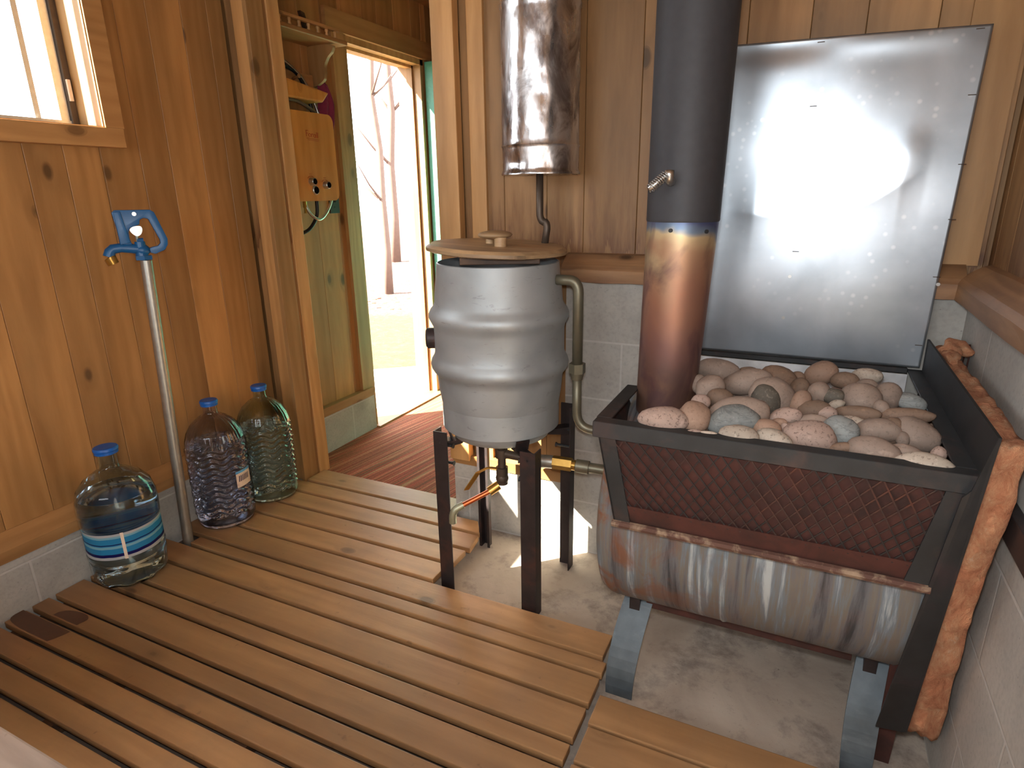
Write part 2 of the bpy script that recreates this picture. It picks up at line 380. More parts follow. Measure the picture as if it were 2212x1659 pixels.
def lathe(bm, prof, c, seg=48, fn=None, closed=False):
    c = Vector(c); rings = []
    for r, z in prof:
        ring = []
        for k in range(seg):
            a = 2*PI*k/seg; q = r if fn is None else fn(r, z, a)
            ring.append(bm.verts.new(c + Vector((q*math.cos(a), q*math.sin(a), z))))
        rings.append(ring)
    for a, b in zip(rings, rings[1:]):
        for k in range(seg): bm.faces.new((a[k], a[(k+1) % seg], b[(k+1) % seg], b[k]))
    if closed:
        a, b = rings[-1], rings[0]
        for k in range(seg): bm.faces.new((a[k], a[(k+1) % seg], b[(k+1) % seg], b[k]))
    else:
        bm.faces.new(rings[0][::-1]); bm.faces.new(rings[-1])
def ell(bm, c, ax, rad, sub=3, amp=0.0, seed=0):
    """ellipsoid with axes ax (3 unit vectors) and radii rad"""
    t = bmesh.ops.create_icosphere(bm, subdivisions=sub, radius=1)
    for v in t['verts']:
        p = v.co.copy(); k = 1 + amp*noise.noise(p*1.1 + Vector((seed*3.7, seed*1.3, 0)))
        k += amp*.35*noise.noise(p*2.6 + Vector((0, seed*2.1, 5)))
        v.co = Vector(c) + (ax[0]*p.x*rad[0] + ax[1]*p.y*rad[1] + ax[2]*p.z*rad[2])*k
def bev(bm, w, seg=2, ang=.6):
    bmesh.ops.remove_doubles(bm, verts=bm.verts, dist=1e-6)
    e = [x for x in bm.edges if len(x.link_faces) == 2 and x.calc_face_angle(0) > ang]
    bmesh.ops.bevel(bm, geom=e, offset=w, segments=seg, profile=.6, affect='EDGES'); return bm
ORG = {}
def empty(name, loc, label, cat, group=None):
    o = bpy.data.objects.new(name, None); o.location = loc; o.empty_display_size = .05; COL.objects.link(o)
    o['label'] = label; o['category'] = cat
    if group: o['group'] = group
    ORG[o] = Vector(loc); return o
def obj(name, bm, mat, parent=None, smooth=False, origin=None, label=None, cat=None, group=None, kind=None):
    """bm is in world coordinates"""
    bmesh.ops.recalc_face_normals(bm, faces=bm.faces)
    me = bpy.data.meshes.new(name)
    base = ORG[parent] if parent is not None else Vector((0, 0, 0))
    if origin is not None: base = Vector(origin)
    bmesh.ops.translate(bm, verts=bm.verts, vec=-base)
    bm.to_mesh(me); bm.free()
    me.materials.append(mat)
    if smooth:
        me.polygons.foreach_set('use_smooth', [True]*len(me.polygons))
        if smooth is not True:
            me.set_sharp_from_angle(angle=smooth)
    o = bpy.data.objects.new(name, me); COL.objects.link(o)
    if parent is not None: o.parent = parent; o.location = base - ORG[parent]
    else: o.location = base
    ORG[o] = base
    for k, v in (('label', label), ('category', cat), ('group', group), ('kind', kind)):
        if v: o[k] = v
    return o
def struct(name, bm, mat, **k): return obj(name, bm, mat, kind='structure', **k)
def world_tex(m): pass
SM = .7

# ------------------------------------------------------------ shell: left wall plane X=-2.145 (blocks), boards at -2.185
XL, XB, YB, XR = -2.145, -2.185, 1.97, .39
FZ = -.06; TOP = 2.30; YF = -1.3
WY0, WY1, WZ0, WZ1 = .345, 1.400, 1.478, 2.15
DY0, DY1, DZ = 2.700, 3.43, 2.005
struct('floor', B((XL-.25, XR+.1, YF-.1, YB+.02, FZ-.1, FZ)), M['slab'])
struct('floor_dressing', B((XL-.25, -.3, YB+.02, 4.5, FZ-.1, FZ)), M['slab'])

def board(bm, axis, a0, a1, face, depth, z0, z1, ch=.0014):
    """vertical board; axis 'y': spans Y a0..a1, front face at X=face, going back by depth (signed)"""
    s = 1 if depth > 0 else -1; c = ch
    prof = [(a0, face+depth), (a0, face+s*c), (a0+c, face), (a1-c, face), (a1, face+s*c), (a1, face+depth)]
    pts = [((f, a, z0) if axis == 'y' else (a, f, z0)) for a, f in prof]
    prism(bm, pts, (0, 0, z1-z0))
def boards(axis, a0, a1, wid, face, depth, z0, z1, holes=(), seed=1):
    bm = bmesh.new(); r = random.Random(seed); a = a0
    while a < a1-.005:
        b = min(a + wid*r.choice((.82, 1, 1, 1.12)), a1)
        if a1-b < .03: b = a1
        cuts = [(a, b, z0, z1)]
        for (h0, h1, hz0, hz1) in holes:
            out = []
            for (p, q, u, v) in cuts:
                if q <= h0 or p >= h1: out.append((p, q, u, v)); continue
                if p < h0-.004: out.append((p, h0, u, v))
                if q > h1+.004: out.append((h1, q, u, v))
                pp, qq = max(p, h0), min(q, h1)
                if hz0 > u: out.append((pp, qq, u, hz0))
                if hz1 < v: out.append((pp, qq, hz1, v))
            cuts = out
        for (p, q, u, v) in cuts: board(bm, axis, p+.0006, q-.0006, face, depth, u, v)
        a = b
    return bm
wl = struct('wall_left', boards('y', YF, 1.99, .142, XB, -.03, .235, TOP, [(WY0, WY1, WZ0, WZ1)], 3), M['pine_y'])
bk = bmesh.new()
for (y0, y1, z0, z1) in ((YF, WY0, .2, TOP), (WY0, WY1, .2, WZ0), (WY0, WY1, WZ1, TOP), (WY1, DY0, .2, TOP), (DY0, DY1, DZ, TOP), (DY1, 4.5, .2, TOP)):
    box(bk, XB-.15, XB-.03, y0, y1, z0, z1)
struct('sheathing', bk, M['dark_gap'], parent=wl)
struct('foundation_block', B((XL-.2, XL, YF, YB+.13, FZ, .178), (XL-.2, XL-.03, YB+.13, DY0, FZ, .160), (XL-.2, XL-.03, DY1, 4.5, FZ, .160)), M['block_y'], parent=wl)
bm = bmesh.new(); prism(bm, [(XL+.004, YF, .178), (XL+.004, YF, .216), (XL-.036, YF, .262), (XL-.09, YF, .262), (XL-.09, YF, .178)], (0, YB-YF, 0))
struct('trim_1', bm, M['pine_h'])
# dressing room part of the left wall
XD = -2.20
wd = struct('wall_dressing', boards('y', 2.1, 4.5, .15, XD, -.03, .20, TOP, [(DY0-.0, DY1, -1, DZ)], 12), M['pine_y'])
struct('trim_2', B((XD-.02, XD+.035, 2.1, DY0, .160, .205)), M['pine_h'])
# outer door frame and leaf
bm = B((XD-.16, XD+.012, DY0-.0, DY0+.03, FZ, DZ), (XD-.16, XD+.002, DY1-.03, DY1, FZ, DZ), (XD-.16, XD+.002, DY0, DY1, DZ-.03, DZ))
box(bm, XD, XD+.02, DY0-.085, DY0+.005, .205, DZ+.03); box(bm, XD-.09, XD-.05, DY0+.03, DY0+.045, FZ, DZ); box(bm, XD-.09, XD-.05, DY1-.045, DY1-.03, FZ, DZ); box(bm, XD-.09, XD-.05, DY0, DY1, DZ-.045, DZ)
struct('trim_3', bm, M['pine_v'])
struct('trim_4', B((XD, XD+.022, DY0-.12, 3.9, DZ+.0, DZ+.095)), M['pine_h'])
struct('trim_5', B((XD-.16, XD+.05, DY0, DY1, FZ, -.035)), M['pine_h'])
d1 = struct('door_1', bev(B((XD+.012, XD+.75, DY1+.002, DY1+.044, -.03, DZ-.01)), .002), M['green_door'])
bm = bmesh.new(); tube(bm, [(XD+.68, DY1+.002, .95), (XD+.68, DY1-.045, .95)], .01); ell(bm, (XD+.68, DY1-.06, .95), (Vector((1,0,0)), Vector((0,1,0)), Vector((0,0,1))), (.028, .022, .028))
obj('door_knob', bm, M['brass'], d1, True, kind='structure')

# back wall of the sauna (Y=1.97) with doorway X -2.0..-1.21
wb = struct('wall_back', boards('x', -1.135, XR+.02, .158, 2.0, .03, .255, TOP, [], 5), M['pine_x'])
struct('wall_stub', boards('x', XL-.02, -2.015, .075, 1.985, .03, .13, TOP, [], 6), M['pine_x'])
struct('wall_core', B((XL-.2, -2.005, 2.016, 2.095, FZ, TOP), (-1.205, XR+.2, 2.031, 2.10, FZ, TOP), (-2.005, -1.205, 2.0, 2.095, 2.10, TOP)), M['pine_x'], parent=wb)
struct('low_block_course', B((-1.21, -.735, YB, 2.03, FZ, .212)), M['block_x'], parent=wb)
struct('tall_block_courses', B((-.735, XR, YB, 2.03, FZ, .972)), M['block_x'], parent=wb)
struct('stub_block', B((XL, -2.01, 1.955, 2.015, FZ, .16)), M['block_x'], parent=wb)
bm = B((-2.078, -2.005, YB-.035, YB-.012, FZ+.05, TOP)); box(bm, -2.018, -1.998, YB-.037, YB+.045, -.02, TOP); box(bm, -2.022, -2.006, YB+.045, YB+.065, -.02, TOP); box(bm, -2.018, -1.998, YB+.065, YB+.13, -.02, TOP)
struct('trim_6', bev(bm, .003), M['pine_v'])
bm = B((-1.215, -1.13, YB-.018, YB+.02, .235, TOP)); box(bm, -1.213, -1.195, YB+.02, YB+.13, .235, TOP); box(bm, -1.10, -1.04, 1.987, 2.002, .25, TOP)
struct('trim_7', bev(bm, .003), M['pine_v'])
struct('trim_8', B((-1.213, -.735, YB-.004, 2.03, .212, .252)), M['pine_hx'])
# burnt log trim over the tall blocks
def logtrim(axis, a0, a1, f):
    bm = bmesh.new(); s = 1
    prof = [(f-.040, .968), (f-.042, 1.008), (f-.030, 1.022), (f-.005, 1.040), (f+.015, 1.053), (f+.03, 1.056), (f+.03, .968)]
    n = 24; rings = []
    for i in range(n+1):
        a = a0 + (a1-a0)*i/n
        rg = []
        for j, (p, z) in enumerate(prof):
            k = .004*noise.noise(Vector((a*9, j*1.7, f*5))) if j < 5 else 0
            p2, z2 = p+k, z+k*.8
            rg.append(bm.verts.new((a, p2, z2) if axis == 'x' else (p2, a, z2)))
        rings.append(rg)
    m_ = len(prof)
    for a, b in zip(rings, rings[1:]):
        for k in range(m_): bm.faces.new((a[k], a[(k+1) % m_], b[(k+1) % m_], b[k]))
    bm.faces.new(rings[0][::-1]); bm.faces.new(rings[-1]); return bm
struct('trim_9', logtrim('x', -.74, XR-.02, YB), M['log_x'])
struct('trim_10', logtrim('y', YF, YB-.012, XR), M['log_y'])
struct('trim_11', B((.285, .395, 1.985, 2.0, 1.05, TOP)), M['pine_v'])
# right wall
wr = struct('wall_right', boards('y', YF, 2.0, .165, XR+.03, .03, 1.045, TOP, [], 9), M['pine_x'])
struct('side_block_courses', B((XR, XR+.2, YF, 2.03, FZ, .972)), M['block_y'], parent=wr)
struct('side_core', B((XR+.06, XR+.2, YF, 2.03, .972, TOP)), M['dark_gap'], parent=wr)
# wall behind the camera with an added fill-light window, dressing room ends, ceiling
fb = boards('x', XB, XR+.03, .15, YF, -.03, FZ, TOP, [(-1.65, -.15, 1.1, 2.0)], 15)
struct('wall_front', fb, M['pine_x'])
struct('wall_far', boards('x', XL-.1, -.3, .15, 4.4, .03, FZ, TOP, [], 16), M['pine_x'])
struct('wall_partition', boards('y', 2.1, 4.4, .15, -.4, .03, FZ, TOP, [], 17), M['pine_x'])
struct('ceiling', B((XL-.25, XR+.2, YF-.1, 4.5, TOP, TOP+.05)), M['ceil'])

# window in the left wall
bm = B((XB, XL+.012, WY0-.08, 1.462, 1.415, WZ0-.003)); box(bm, XB, XL+.012, WY1+.002, WY1+.066, WZ0-.003, WZ1+.06); box(bm, XB, XL+.012, WY0-.08, WY0-.002, WZ0-.003, WZ1+.06); box(bm, XB, XL+.012, WY0-.002, WY1+.002, WZ1, WZ1+.06)
w1 = struct('window_1', bev(bm, .002), M['pine_h'])
bm = B((XB-.15, XL+.004, WY0, WY1+.001, WZ0-.012, WZ0)); box(bm, XB-.15, XL+.004, WY1-.001, WY1+.012, WZ0, WZ1); box(bm, XB-.15, XL+.004, WY0-.012, WY0, WZ0, WZ1); box(bm, XB-.15, XL+.004, WY0, WY1, WZ1, WZ1+.01)
obj('window_jamb', bm, M['pine_v'], w1, kind='structure')
XW = XB-.085
bm = B((XW-.02, XW, WY1-.052, WY1-.024, WZ0+.02, WZ1)); box(bm, XW-.02, XW+.004, WY0, WY1-.001, WZ0, WZ0+.022); box(bm, XW-.02, XW, WY0, WY0+.02, WZ0, WZ1); box(bm, XW-.02, XW, WY0, WY1, WZ1-.02, WZ1)
obj('window_sash', bm, M['window_alu'], w1, kind='structure')
obj('window_stop', B((XW-.03, XW+.012, WY1-.022, WY1-.002, WZ0, WZ1)), M['iron_pipe'], w1, kind='structure')
obj('window_mullion', B((XW-.018, XW-.008, WY1-.125, WY1-.108, WZ0+.02, WZ1)), M['window_alu'], w1, kind='structure')
obj('window_latch', bev(B((XW+.012, XW+.02, WY1-.021, WY1-.010, 1.56, 1.625)), .001), M['cream'], w1, kind='structure')
obj('window_pane', B((XW-.012, XW-.009, WY0, WY1-.02, WZ0+.01, WZ1)), M['pane'], w1, kind='structure')
w2 = struct('added_fill_window', B((-1.73, -.07, YF-.002, YF+.02, 1.02, 1.1), (-1.73, -.07, YF-.002, YF+.02, 2.0, 2.08), (-1.73, -1.65, YF-.002, YF+.02, 1.1, 2.0), (-.15, -.07, YF-.002, YF+.02, 1.1, 2.0)), M['pine_hx'])  # unseen window, added to let fill daylight in from behind the camera
obj('window_pane', B((-1.66, -.14, YF-.02, YF-.016, 1.09, 2.01)), M['pane'], w2, kind='structure')

# ------------------------------------------------------------ outdoors
bm = bmesh.new(); bmesh.ops.create_grid(bm, x_segments=2, y_segments=2, size=40); bmesh.ops.translate(bm, verts=bm.verts, vec=(-42.6, 10, -.3))
struct('ground', bm, M['ground'])
def onz(px, py, z): d = ray(px, py); return CAMP + d*((z-CAMP.z)/d.z)
bm = bmesh.new(); e0, e1 = onz(700, 806, -.10), onz(1000, 782, -.10); prism(bm, [(XD-.17, 2.2, -.298), (e0.x, e0.y, -.298), (e1.x, e1.y, -.298), (XD-.17, e1.y+.6, -.298)], (0, 0, .198))
obj('door_step', bev(bm, .01), M['deck'], label='pale sunlit concrete step outside the open outer door', cat='step')
obj('leaf_litter', None or (lambda: (lambda b: ([ell(b, (-5.1-.7*i*.16+R.uniform(-.25, .25), 7.35+R.uniform(-.35, .5)+i*.03, -.3), (Vector((1,0,0)), Vector((0,1,0)), Vector((0,0,1))), (R.uniform(.03, .06), R.uniform(.03, .06), R.uniform(.01, .05)), 1, .3, i) for i in range(260)], b)[1])(bmesh.new()))(), M['leafpile'], label='drift of dry brown leaves at the far edge of the lawn', cat='leaves', kind='stuff')
def tree(x, y, r, h, lean, label, seed):
    rr = random.Random(seed); bm = bmesh.new(); pts = []; n = 9
    for i in range(n): t = i/(n-1); pts.append(Vector((x+lean*t*h+rr.uniform(-.05, .05)*h*.12, y+rr.uniform(-.05, .05)*h*.1, -.35+h*t)))
    tube(bm, pts, [r*(1-.7*i/(n-1)) for i in range(n)], 10)
    t_ = empty('tree', (x, y, -.3), label, 'tree'); obj('trunk', bm, M['bark'], t_, True)
    bm = bmesh.new()
    for k in range(14):
        i = rr.randint(2, n-2); p = pts[i]; a = rr.uniform(0, 2*PI); L = rr.uniform(.5, 1.3)*h*.14
        q = p+Vector((math.cos(a)*L, math.sin(a)*L, L*rr.uniform(.5, 1.2))); tube(bm, [p, (p+q)/2+Vector((0, 0, -.05)), q], [r*.28, r*.18, r*.06], 6)
    obj('branches', bm, M['bark'], t_, True)
tree(-6.15, 8.25, .075, 6.0, -.008, 'slim bare tree trunk nearest the lawn seen through the doorway', 1)
tree(-5.75, 8.75, .05, 5.0, .03, 'thinner bare sapling leaning right beside the nearest trunk', 2)
tree(-7.0, 12.0, .13, 9, .0, 'bare tree further back on the right side of the doorway view', 3)
tree(-9.0, 12.5, .12, 9, .01, 'bare tree further back on the left side of the doorway view', 4)

# ------------------------------------------------------------ duckboards
g1 = 'slatted wooden floor platforms'
p = empty('duckboard', (-1.2, 1.0, FZ), 'large slatted wooden floor platform covering the sauna floor to the left wall', 'platform', None)
gaps = [-.62, -.50, -.385, -.29, -.17, -.06, .06, .17, .275, .375, .49, .6075, .6825, .765, .846, .916, 1.0275, 1.095, 1.2125, 1.323, 1.386, 1.501, 1.614, 1.719, 1.829, 1.925, 2.048]
rend = {1.386: (-.40, -.40), 1.501: (-1.035, -1.035), 1.614: (-1.02, -1.02), 1.719: (-1.012, -1.025), 1.829: (-1.03, -1.08), 1.925: (-1.205, -1.205)}
for i in range(len(gaps)-1):
    y0, y1 = gaps[i]+.009, gaps[i+1]-.009
    if i == len(gaps)-2: y1 = gaps[i+1]
    ra, rb = rend.get(gaps[i], (-.383, -.383))
    lx = XL+.004+R.uniform(0, .006)
    if y0 > 1.92: lx = -1.985
    if abs(gaps[i]-1.323) < .01: lx = -2.005
    bm = bmesh.new(); prism(bm, [(lx, y0, -.022), (ra, y0, -.022), (rb, y1, -.022), (lx, y1, -.022)], (0, 0, .022))
    bev(bm, .003, 2); obj('slat', bm, M['slat'], p)
for x, y1 in ((-2.08, 1.30), (-1.62, 2.0), (-1.12, 1.80), (-.46, 1.49)):
    obj('bearer', B((x-.02, x+.02, -.62, y1, FZ+.001, -.0225)), M['cleat'], p)
bm = bmesh.new(); prism(bm, [(-2.062+.0, .70, .0004), (-2.02, .772-.014, .0004), (-1.80, .758, .0004), (-1.75, .745, .0004), (-1.68, .72, .0004), (-1.70, .70, .0004)], (0, 0, .0006))
for o_ in list(COL.objects):
    pass
bm.free()
def blob(pts, z=.0006):
    bm = bmesh.new(); vs = [bm.verts.new((x, y, z)) for x, y in pts]; bm.faces.new(vs); return bm
def smoothpts(pts, n=6):
    out = []; L = len(pts)
    for i in range(L):
        p0, p1, p2, p3 = (Vector(pts[(i+k-1) % L]) for k in range(4))
        for k in range(n):
            t = k/n; out.append(tuple(.5*((2*p1)+(-p0+p2)*t+(2*p0-5*p1+4*p2-p3)*t*t+(-p0+3*p1-3*p2+p3)*t**3)))
    return out
def clip(pts, y0, y1):
    def half(ps, f, keep):
        out = []
        for i in range(len(ps)):
            a, b = ps[i], ps[(i+1) % len(ps)]; ka, kb = keep(a[1]), keep(b[1])
            if ka: out.append(a)
            if ka != kb: t = (f-a[1])/(b[1]-a[1]); out.append((a[0]+(b[0]-a[0])*t, f))
        return out
    ps = half(pts, y0, lambda v: v >= y0); return half(ps, y1, lambda v: v <= y1)
wet = smoothpts([(onz(*q_, 0).x, onz(*q_, 0).y) for q_ in [(22,1338),(50,1318),(66,1314),(108,1328),(128,1322),(152,1319),(184,1326),(190,1338),(168,1350),(150,1366),(100,1386),(84,1384),(50,1362)]])
for y0, y1 in ((.765+.013, .846-.013), (.846+.013, .916-.013)):
    c_ = clip(wet, y0, y1)
    if len(c_) > 2: obj('wet_patch', blob(c_), M['stain'], p, label='dark wet patch on the slat')
q = empty('duckboard', (0, .9, FZ), 'small slatted platform in front of the barrel stove, right of the dark gap', 'platform', None)
gaps2 = [-.05, .07, .19, .30, .41, .53, .64, .75, .86, .95, 1.042, 1.156, 1.264]
for i in range(len(gaps2)-1):
    bm = B((-.365+R.uniform(-.004, .004), XR-.005, gaps2[i]+.006, gaps2[i+1]-.003, -.022, 0)); obj('slat', bev(bm, .003), M['slat'], q)
for x in (-.33, .30): obj('bearer', B((x-.02, x+.02, -.05, 1.25, FZ+.001, -.0225)), M['cleat'], q)
obj('carpet', B((XL-.035, -.45, 2.05, 4.35, FZ+.001, -.045)), M['carpet'], label='red and brown striped carpet beyond the doorway', cat='carpet')
b = empty('bench', (-1.3, .25, FZ), 'low grey wooden bench at the bottom left corner', 'bench')
obj('seat', bev(B((XL+.01, -.75, .12, .372, .375, .40)), .004), M['bench'], b)
for x in (-2.0, -.85): obj('leg', B((x-.02, x+.02, .16, .33, .0015, .374)), M['pine_v'], b)

# ------------------------------------------------------------ water bottles
def bottle(c, prof, pet, level, kind, label, neckr, ztop, rot=0):
    t = empty('water_bottle', (c[0], c[1], .001), label, 'bottle', None)
    cc = (c[0], c[1], .001)
    def fn(r, z, a):
        if r < neckr+.012: return r
        if kind == 1:
            k = 0
            if .02 < z < .085: k = -.0045*max(0, math.cos(a*9+rot))**6*math.sin(PI*(z-.02)/.065)
            if z < .02: k = .004*math.cos(a*9+rot)
            return r+k
        if z > .33: return r + .0016*math.cos(a*30)
        if z > .05: return r +   .0042*math.sin(z*270 + 2.2*math.sin(a*9)) + .0016*math.cos(a*21)*math.sin(z*135)
        return r
    def dense(pr, st=.004):
        out = []
        for (r0, z0), (r1, z1) in zip(pr, pr[1:]):
            n = max(1, int(math.hypot(r1-r0, z1-z0)/st)); out += [(r0+(r1-r0)*i/n, z0+(z1-z0)*i/n) for i in range(n)]
        return out+[pr[-1]]
    outer = dense(prof); seg = 96
    th = .0018
    inner = [(max(r-th, .004), z if z > .01 else z+th) for r, z in outer]
    bm = bmesh.new()
    lathe(bm, outer + inner[::-1], cc, seg, None if False else (lambda r, z, a: fn(r, z, a)), closed=True)
    # close the base (outer and inner discs)
    bmesh.ops.contextual_create
    bottoms = sorted(bm.verts, key=lambda v: v.co.z)
    obj('bottle_shell', bm, pet, t, True)
    wp = [(r-.0032, z+.003) for r, z in outer if z < level]
    wp = [(.001, wp[0][1])] + [(max(r, .002), z) for r, z in wp if r > neckr*.5]
    wp += [(.001, wp[-1][1])]
    bm = bmesh.new(); lathe(bm, wp, cc, seg, lambda r, z, a: fn(r, z, a) if r > .03 else r)
    obj('water', bm, M['water'], t, True)
    bm = bmesh.new(); cr = neckr+.006
    lathe(bm, [(cr-.002, ztop-.022), (cr+.001, ztop-.021), (cr+.001, ztop-.012), (cr+.003, ztop-.010), (cr+.003, ztop-.004), (cr, ztop), (cr*.7, ztop+.001), (cr*.3, ztop-.001), (.002, ztop-.001)], cc, 40)
    obj('cap', bm, M['cap'], t, SM)
    return t
p1 = [(.078, .0), (.098, .006), (.110, .022), (.114, .05), (.116, .085), (.112, .093), (.116, .101), (.117, .112), (.113, .118), (.1135, .215), (.118, .224), (.120, .26), (.118, .30), (.108, .338), (.085, .368), (.050, .392), (.031, .405), (.028, .415), (.028, .462)]
b1 = bottle((-2.016, 1.114), p1, M['pet_blue'], .32, 1, 'squat blue-tinted water bottle with wraparound blue label, left of the hydrant', .028, .476)
p2 = [(.092, .0), (.103, .006), (.108, .02), (.1085, .05), (.1085, .33), (.106, .352), (.096, .385), (.078, .415), (.052, .438), (.034, .449), (.026, .457), (.024, .498)]
b2 = bottle((-2.027, 1.526), p2, M['pet_violet'], .335, 2, 'violet-tinted ribbed water bottle with a small cream label, right of the hydrant', .024, .508)
b3 = bottle((-2.022, 1.765), [(r*.98, z*.985) for r, z in p2], M['pet_green'], .325, 2, 'greenish ribbed water bottle standing in the corner behind the violet one', .0235, .499)
def lblband(c, r, z0, z1, a0, a1, mat, par, name='label', bend=None):
    bm = bmesh.new(); n = 60; prev = None
    for i in range(n+1):
        a = a0+(a1-a0)*i/n; zz = bend(a) if bend else 0
        pr = (bm.verts.new((c[0]+r*math.cos(a), c[1]+r*math.sin(a), z0+zz)), bm.verts.new((c[0]+r*math.cos(a), c[1]+r*math.sin(a), z1+zz)))
        if prev: bm.faces.new((prev[0], pr[0], pr[1], prev[1]))
        prev = pr
    return obj(name, bm, mat, par, True)
def mk_label():
    m = NT('blue_stripe_label'); x, y, z = m.sep(m.tc.outputs['Object'])
    wv = m.math('MULTIPLY', m.noise(m.mp((1, 1, .2)), 9, 2), .018)
    f = m.math('DIVIDE', m.math('SUBTRACT', m.math('ADD', z, wv), .125+.009), .09)
    W, Bl, N, L = s2l((.86, .87, .88)), s2l((.22, .62, .84)), s2l((.10, .10, .40)), s2l((.60, .84, .92))
    tr = m.n.new('ShaderNodeBsdfTranslucent'); ms = m.n.new('ShaderNodeMixShader'); ms.inputs[0].default_value = .5
    cr_ = (m.ramp(f, [(0, W), (.08, N), (.20, Bl), (.42, L), (.52, Bl), (.56, N), (.60, Bl), (.82, L), (.9, W)], True)); m.col(cr_); m.l(cr_, tr.inputs[0]); m.l(m.b.outputs[0], ms.inputs[1]); m.l(tr.outputs[0], ms.inputs[2]); m.l(ms.outputs[0], m.n['Material Output'].inputs['Surface']); m.rough(.4); return m.m
M['blabel'] = mk_label()
lb = lblband((-2.016, 1.114), .1155, .122, .214, 0, 2*PI, M['blabel'], b1, 'label')
lblband((-2.016, 1.114), .1162, .120, .216, -.62, -.54, M['cream'], b1, 'label_seam')
A2 = math.atan2(-.42, .90)+.42
l2 = lblband((-2.027, 1.526), .1125, .165, .232, A2-.16, A2+.5, M['cream'], b2, 'label')
lblband((-2.027, 1.526), .1128, .222, .232, A2-.16, A2+.5, M['lblue'], l2, 'label_band')
bm = bmesh.new()
for k in range(7):
    a = A2-.08+k*.07; r = .1131; h = .024
    q_ = [(a, .188), (a+.035, .188), (a+.062, .188+h), (a+.027, .188+h)]
    vs = [bm.verts.new((-2.027+r*math.cos(t), 1.526+r*math.sin(t), z)) for t, z in q_]; bm.faces.new(vs)
obj('label_lettering', bm, M['navy'], l2)

# ------------------------------------------------------------ yard hydrant
hy = empty('yard_hydrant', (-2.035, 1.344, FZ), 'blue yard hydrant on a galvanised pipe standing by the left wall', 'hydrant')
hb = Vector((-2.035, 1.344, FZ)); ht = Vector((-2.035, 1.387, 1.05))
bm = bmesh.new(); tube(bm, [hb, (hb+ht)/2, ht], .0185, 24); obj('standpipe', bm, M['galvpipe'], hy, SM)
hu = Vector((.50, .866, 0)); hn = Vector((.866, -.50, 0))
def H(x, y, o=0): return ht + hu*((x-985)/8.295*.00158) + Vector((0, 0, 1))*((1140-y)/8.295*.00158) + hn*o
out = [(600,310),(650,270),(1180,275),(1240,315),(1380,780),(1370,880),(1310,970),(1150,1035),(1075,1010),(1068,930),(1130,908),(1210,895),(1255,850),(1255,790),(1130,430),(1060,412),(1000,440),(985,520),(900,550),(830,570),(800,640),(800,760),(820,860),(640,860),(635,600)]
bm = bmesh.new(); prism(bm, [H(x, y, -.009) for x, y in out], hn*.018); bev(bm, .003, 2); obj('handle', bm, M['blue'], hy, .6)
bm = bmesh.new(); prism(bm, [H(x, y, -.015) for x, y in [(625,300),(730,285),(800,820),(640,850)]], hn*.03); bev(bm, .004)
tube(bm, [H(1010,960), H(800,920), H(640,900), H(520,915), H(470,960), H(440,1040)], [.017,.016,.015,.016,.0165,.0175], 16)
tube(bm, [H(940,810), H(940,1060)], [.0155,.0195], 18); ell(bm, H(960,960), (hu, hn, Vector((0,0,1))), (.024,.022,.02), 2)
tube(bm, [H(960,1055), H(960,1125)], .0275, 6); tube(bm, [H(900,800), H(1000,800)], .01, 10)
obj('head_casting', bm, M['blue'], hy, .6)
bm = bmesh.new(); tube(bm, [H(448,1045), H(470,1080)], .0175, 18); tube(bm, [H(455,1065), H(490,1165)], [.0185,.017], 18, False); tube(bm, [H(455,1065), H(490,1165)], [.015,.0145], 18, False)
obj('brass_spout', bm, M['brass'], hy, SM)
bm = bmesh.new(); prism(bm, [H(x, y, .0095) for x, y in smoothpts([(820,600),(880,550),(985,545),(1010,600),(980,680),(915,715),(850,670)], 4)], hn*.006)
tube(bm, [H(910,620,.015), H(910,620,.019)], .0095, 20); tube(bm, [H(905,700,.004), H(905,810,.004)], .004, 8)
obj('cam_link', bm, M['steel'], hy, .6, label='silver cam link')
bm = bmesh.new(); tube(bm, [H(930,340,.008), H(930,340,.013)], .0065, 14); obj('screw', bm, M['steel'], hy, .6)

# ------------------------------------------------------------ keg on its stand
KX, KY = -.865, 1.716
keg = empty('keg', (KX, KY, .49), 'grey aluminium beer keg with two ribs used as a hot water tank', 'keg')
kp = [(.02, .500), (.10, .496), (.145, .490), (.158, .497), (.170, .520), (.178, .545), (.184, .575), (.191, .612), (.197, .650), (.2005, .690), (.203, .705), (.212, .716), (.2185, .728), (.220, .738), (.217, .750), (.210, .762), (.206, .772), (.2055, .80), (.2055, .848), (.208, .860), (.214, .872), (.2195, .884), (.2195, .896), (.214, .908), (.206, .918), (.200, .930), (.197, .97), (.192, 1.01), (.188, 1.05), (.184, 1.052), (.184, 1.02), (.19, .95), (.19, .53), (.02, .51)]
bm = bmesh.new(); lathe(bm, [(r, z) for r, z in kp], (KX, KY, 0), 96); obj('keg_body', bm, M['keg'], keg, .8)
bm = bmesh.new(); a = math.radians(208); dr = Vector((math.cos(a), math.sin(a), 0)); c_ = Vector((KX, KY, .815))
tube(bm, [c_+dr*.195, c_+dr*.226, c_+dr*.232], [.033, .033, .027], 28); obj('bung_plug', bm, M['legiron'], keg, SM, label='dark round bung plug')
LC = Vector((KX+.0, KY-.005, 0))
bm = bmesh.new(); tilt = lambda x, y: -.010*(x-KX)/.2
ring = 40; rad = lambda k: .214*(1+.012*math.cos(8*2*PI*k/ring))
